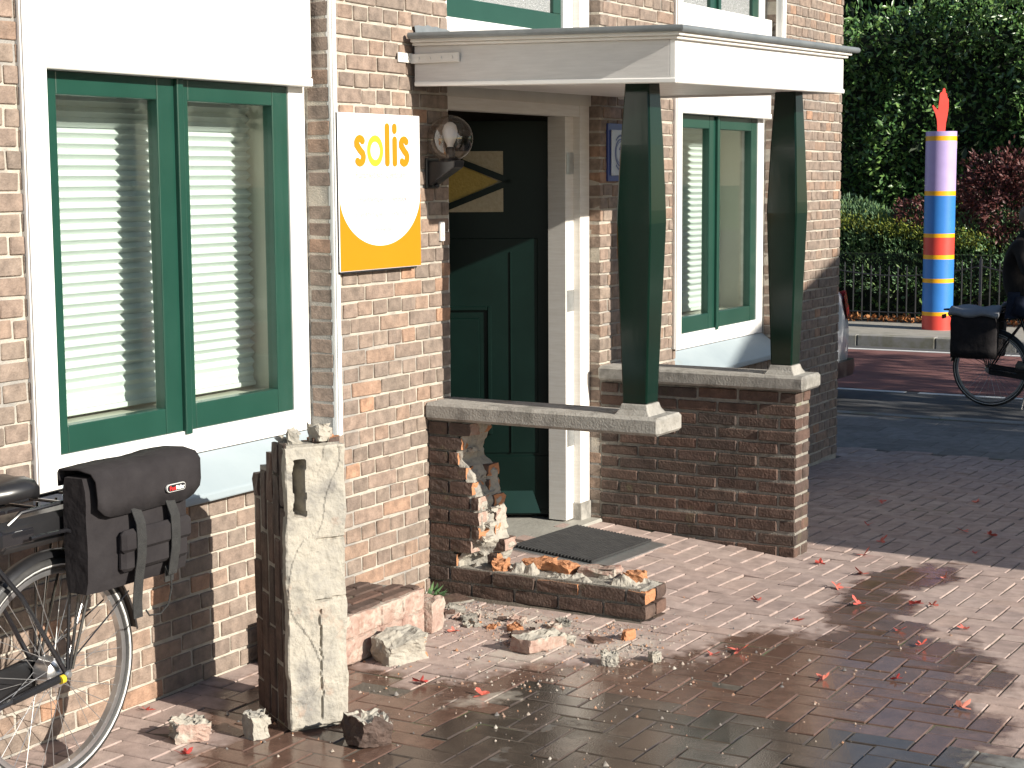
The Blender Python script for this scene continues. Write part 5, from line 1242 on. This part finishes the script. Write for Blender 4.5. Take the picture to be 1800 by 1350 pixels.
# pelvis, spine, neck, shoulders, arms to the grips; legs to the pedals (one continuous body)
J = [(.22, 0, 1.02, (.16, .15)), (.21, 0, 1.20, (.165, .155)), (.22, 0, 1.38, (.18, .155)), (.27, 0, 1.52, (.12, .10)), (.30, 0, 1.60, (.06, .06)),
     (.29, .20, 1.49, .075), (.36, .27, 1.27, .056), (.58, .30, 1.10, .043), (.66, .30, 1.075, .035),
     (.29, -.20, 1.49, .075), (.36, -.27, 1.27, .056), (.58, -.30, 1.10, .043), (.66, -.30, 1.075, .035),
     (.30, .10, .96, .10), (.64, .11, .80, .075), (.58, .12, .52, .052), (.58, .125, .27, .040),
     (.30, -.10, .96, .10), (.60, -.11, .72, .075), (.44, -.12, .48, .052), (.33, -.125, .42, .040)]
E_ = [(0, 1), (1, 2), (2, 3), (3, 4), (2, 5), (5, 6), (6, 7), (7, 8), (2, 9), (9, 10), (10, 11), (11, 12), (0, 13), (13, 14), (14, 15), (15, 16), (0, 17), (17, 18), (18, 19), (19, 20)]
body = skin_body('body', J, E_, jacket_m, person)
# trousers slightly outside the leg surface
skin_body('trousers', [(.24, 0, 1.0, (.155, .13))]+[(a, b, c, r+.008) for (a, b, c, r) in (J[13], J[14], J[15], J[16], J[17], J[18], J[19], J[20])], [(0, 1), (1, 2), (2, 3), (3, 4), (0, 5), (5, 6), (6, 7), (7, 8)], jeans_m, person)
def bx2(nm, fn, mt, **k):
    m = MB(); fn(m); m.v = [tuple(B2 @ Vector(p)) for p in m.v]; return m.build(nm, mt, person, smooth='all', **k)
def headf(m):
    m.ell((.345, 0, 1.735), (.098, .077, .122), 20, 14); m.v = [(x+(.012 if x > .38 and z < 1.72 else 0), y*(1-.18*max(0, (1.70-z)/.12)), z) for (x, y, z) in m.v]
    m.tube([(.32, 0, 1.56), (.335, 0, 1.66)], [.058, .052], 12); m.ell((.452, 0, 1.72), (.018, .014, .024), 8, 6)
    for s in (-1, 1): m.ell((.335, s*.078, 1.73), (.022, .010, .032), 8, 6)
bx2('head', headf, skin_m)
def facef(m):
    for s in (-1, 1): m.ell((.432, s*.032, 1.748), (.008, .012, .006), 8, 6)
    m.box(.438, .446, -.022, .022, 1.672, 1.679)
bx2('face', facef, maple_m)
def hairf(m):
    m.ell((.328, 0, 1.752), (.108, .088, .118), 20, 14)
    m.v = [(x-(.05 if (x > .40 and z < 1.78) else 0), y, max(z, 1.70 if x < .33 else 1.765)) for (x, y, z) in m.v]
bx2('hair', hairf, hair_m)
def collarf(m): m.lathe([(.075, 0), (.085, .03), (.078, .07)], (.315, 0, 1.555), 18)
bx2('collar', collarf, jacket_m)
for s in (-1, 1):
    JH = [(.655, s*.30, 1.078, .028), (.70, s*.30, 1.075, .030)]; EH = [(0, 1)]
    for q in range(4):
        i = len(JH); yy = s*(.275+q*.017); L = (.9, 1, .97, .8)[q]
        JH += [(.725, yy, 1.082, .010), (.748*1, yy, 1.068-.01*L, .0095), (.738, yy, 1.045-.004*L, .009)]; EH += [(1, i), (i, i+1), (i+1, i+2)]
    i = len(JH); JH += [(.70, s*.262, 1.066, .011), (.725, s*.262, 1.052, .010)]; EH += [(1, i), (i, i+1)]
    skin_body('hand', JH, EH, skin_m, person, sub=1)
for (x, y, z) in ((.60, .125, .225), (.35, -.125, .375)):
    m = MB(); vs = []
    for (dx, w, h) in ((-.09, .03, .055), (-.07, .038, .09), (.0, .04, .085), (.07, .045, .06), (.14, .046, .045), (.18, .03, .03)):
        vs += [(x+dx, y-w, z-.02), (x+dx, y+w, z-.02), (x+dx, y+w*.9, z-.02+h*.6), (x+dx, y+w*.4, z-.02+h), (x+dx, y-w*.4, z-.02+h), (x+dx, y-w*.9, z-.02+h*.6)]
    m.add(vs, [(i*6+k, i*6+(k+1) % 6, i*6+6+(k+1) % 6, i*6+6+k) for i in range(5) for k in range(6)]+[(0, 1, 2, 3, 4, 5), (30, 31, 32, 33, 34, 35)])
    m.v = [tuple(B2 @ Vector(p)) for p in m.v]; m.build('shoe', shoe_m, person, smooth='all')

# ------------------------------------------------------------------ fallen maple leaves on the paving
LP = [(5.121, -.998), (5.815, -.445), (6.093, -1.572), (5.895, -1.988), (6.683, -1.582), (7.116, -1.706), (7.761, -1.502), (8.234, -1.358), (7.89, -1.245), (6.734, -2.002), (6.541, -2.153), (6.905, -2.222), (5.79, -2.518), (7.886, -1.859), (7.253, -1.915), (7.268, -1.986), (6.019, -2.215), (5.15, -.715), (4.119, -.489), (4.414, -.057), (8.589, -1.817), (8.642, -1.314), (9.13, -1.748), (9.085, -1.091), (9.174, -1.599), (6.953, -1.297), (7.426, -1.494), (6.0, -1.50), (9.6, -2.2), (10.2, -1.4), (10.9, -2.0), (9.9, -.9)]
rl = random.Random(77); ltm = []
for k in range(5):
    vs = [(0, 0, .004)]; n = 20; amp = rl.uniform(.15, .6); ph = rl.uniform(0, 6)
    for i in range(n):
        t = 2*math.pi*i/n; lobe = abs(math.cos(2.5*t)); r0 = .034*(.28+.72*lobe**1.5)*(1.1 if abs(t-math.pi) > 1 else .8)*rl.uniform(.85, 1.15)
        x, y = r0*math.cos(t), r0*math.sin(t); vs.append((x, y, .003+abs(r0)*amp*(1+math.sin(2*t+ph))*.8))
    fs = [(0, i+1, (i+1) % n+1) for i in range(n)]
    s = len(vs); vs += [(-.02, -.0012, .004), (-.02, .0012, .004), (-.065, .006, .012), (-.065, .004, .012)]; fs.append((s, s+1, s+2, s+3))
    me = bpy.data.meshes.new('maple_leaf'); me.from_pydata(vs, [], fs); me.materials.append(fallen_m); ltm.append(me)
for i, (x, y) in enumerate(LP):
    o = bpy.data.objects.new('maple_leaf', ltm[i % 5]); link(o, None); o.location = (x, y, H(x, y)+.003); o.rotation_euler = (rl.gauss(0, .2), rl.gauss(0, .2), rl.uniform(0, 6.28)); s = rl.uniform(.75, 1.25); o.scale = (s, s, s)
    tag(o, 'crumpled red maple leaf fallen on the paving', 'leaf', 'maple leaves fallen on the paving')
# tuft of weeds at the wall foot
wd = thing('weed_tuft', (6.28, -.05, 0), 'small green and yellow weed at the corner of house and broken wall', 'weed')
r_ = np.random.default_rng(3); P = np.stack([6.27+r_.normal(0, .018, 26), -.06+r_.normal(0, .02, 26), .003+0*r_.random(26)], 1); N = np.tile(np.array([[-.3, -.4, .8]]), (26, 1)); leaves('blade', P, N, .06, .009, junip_m, wd, 4, spread=.5)

# ------------------------------------------------------------------ what shades the right-hand side: a shed and trees across the forecourt
shed = thing('garage', (9.8, -8.2, -.1), 'single-storey brick garage with a sloping roof across the forecourt', 'garage')
gx0, gx1, gy0, gy1 = 7.74, 12.6, -10.5, -7.0
def ztp(x): return 3.46+.30*(x-gx0)
m = MB(); m.add([(gx0, gy1, -.4), (gx1, gy1, -.4), (gx1, gy0, -.4), (gx0, gy0, -.4), (gx0, gy1, ztp(gx0)), (gx1, gy1, ztp(gx1)), (gx1, gy0, ztp(gx1)), (gx0, gy0, ztp(gx0))], [(0, 1, 5, 4), (1, 2, 6, 5), (2, 3, 7, 6), (3, 0, 4, 7), (4, 5, 6, 7)]); m.build('wall', brick_m, shed)
m = MB(); m.add([(x, y, ztp(x)+d) for d in (.003, .08) for (x, y) in ((gx0-.02, gy1+.05), (gx1+.1, gy1+.05), (gx1+.1, gy0-.05), (gx0-.02, gy0-.05))], [(3, 2, 1, 0), (4, 5, 6, 7), (0, 1, 5, 4), (1, 2, 6, 5), (2, 3, 7, 6), (3, 0, 4, 7)]); m.build('roof', zinc_m, shed)
m = MB(); m.box(8.4, 10.8, -7.0, -6.97, -.2, 2.2, .01); m.build('door', dgreen_m, shed)
for i, (x, y, hh, rr, zc_) in enumerate(((13.2, -9.0, 7.0, 2.5, 4.6), (16.6, -9.5, 7.5, 2.3, 4.9))):
    t = thing('street_tree', (x, y, -.3), ('leafy street tree beside the garage', 'leafy street tree by the road past the garage')[i], 'tree')
    m = MB(); m.tube([(x, y, -.4), (x+.05, y, 1.5), (x, y+.05, 3.2), (x, y, hh-1)], [.18, .14, .11, .03], 10); m.build('trunk', bark_m, t)
    for k in range(6):
        a = k*1.05; m = MB(); m.tube([(x, y, 2.4+.2*k), (x+.9*math.cos(a), y+.9*math.sin(a), 3.4+.25*k), (x+1.7*math.cos(a), y+1.7*math.sin(a), 4.1+.3*k)], [.06, .04, .012], 7); m.build('limb', bark_m, t)
    rg_ = np.random.default_rng(90+i); n = 9000; u = rg_.normal(0, 1, (n, 3)); u /= np.linalg.norm(u, axis=1, keepdims=True); q = rg_.random(n)**.45
    P = np.array([x, y, zc_])+u*q[:, None]*np.array([rr, rr, hh-zc_]); kp = np.array([mnoise.fractal(Vector(p)*.9, 1, 2, 3) > -.18 for p in P]); leaves('crown', P[kp], u[kp], .16, .05, laurel_m, t, 95+i, spread=.9)
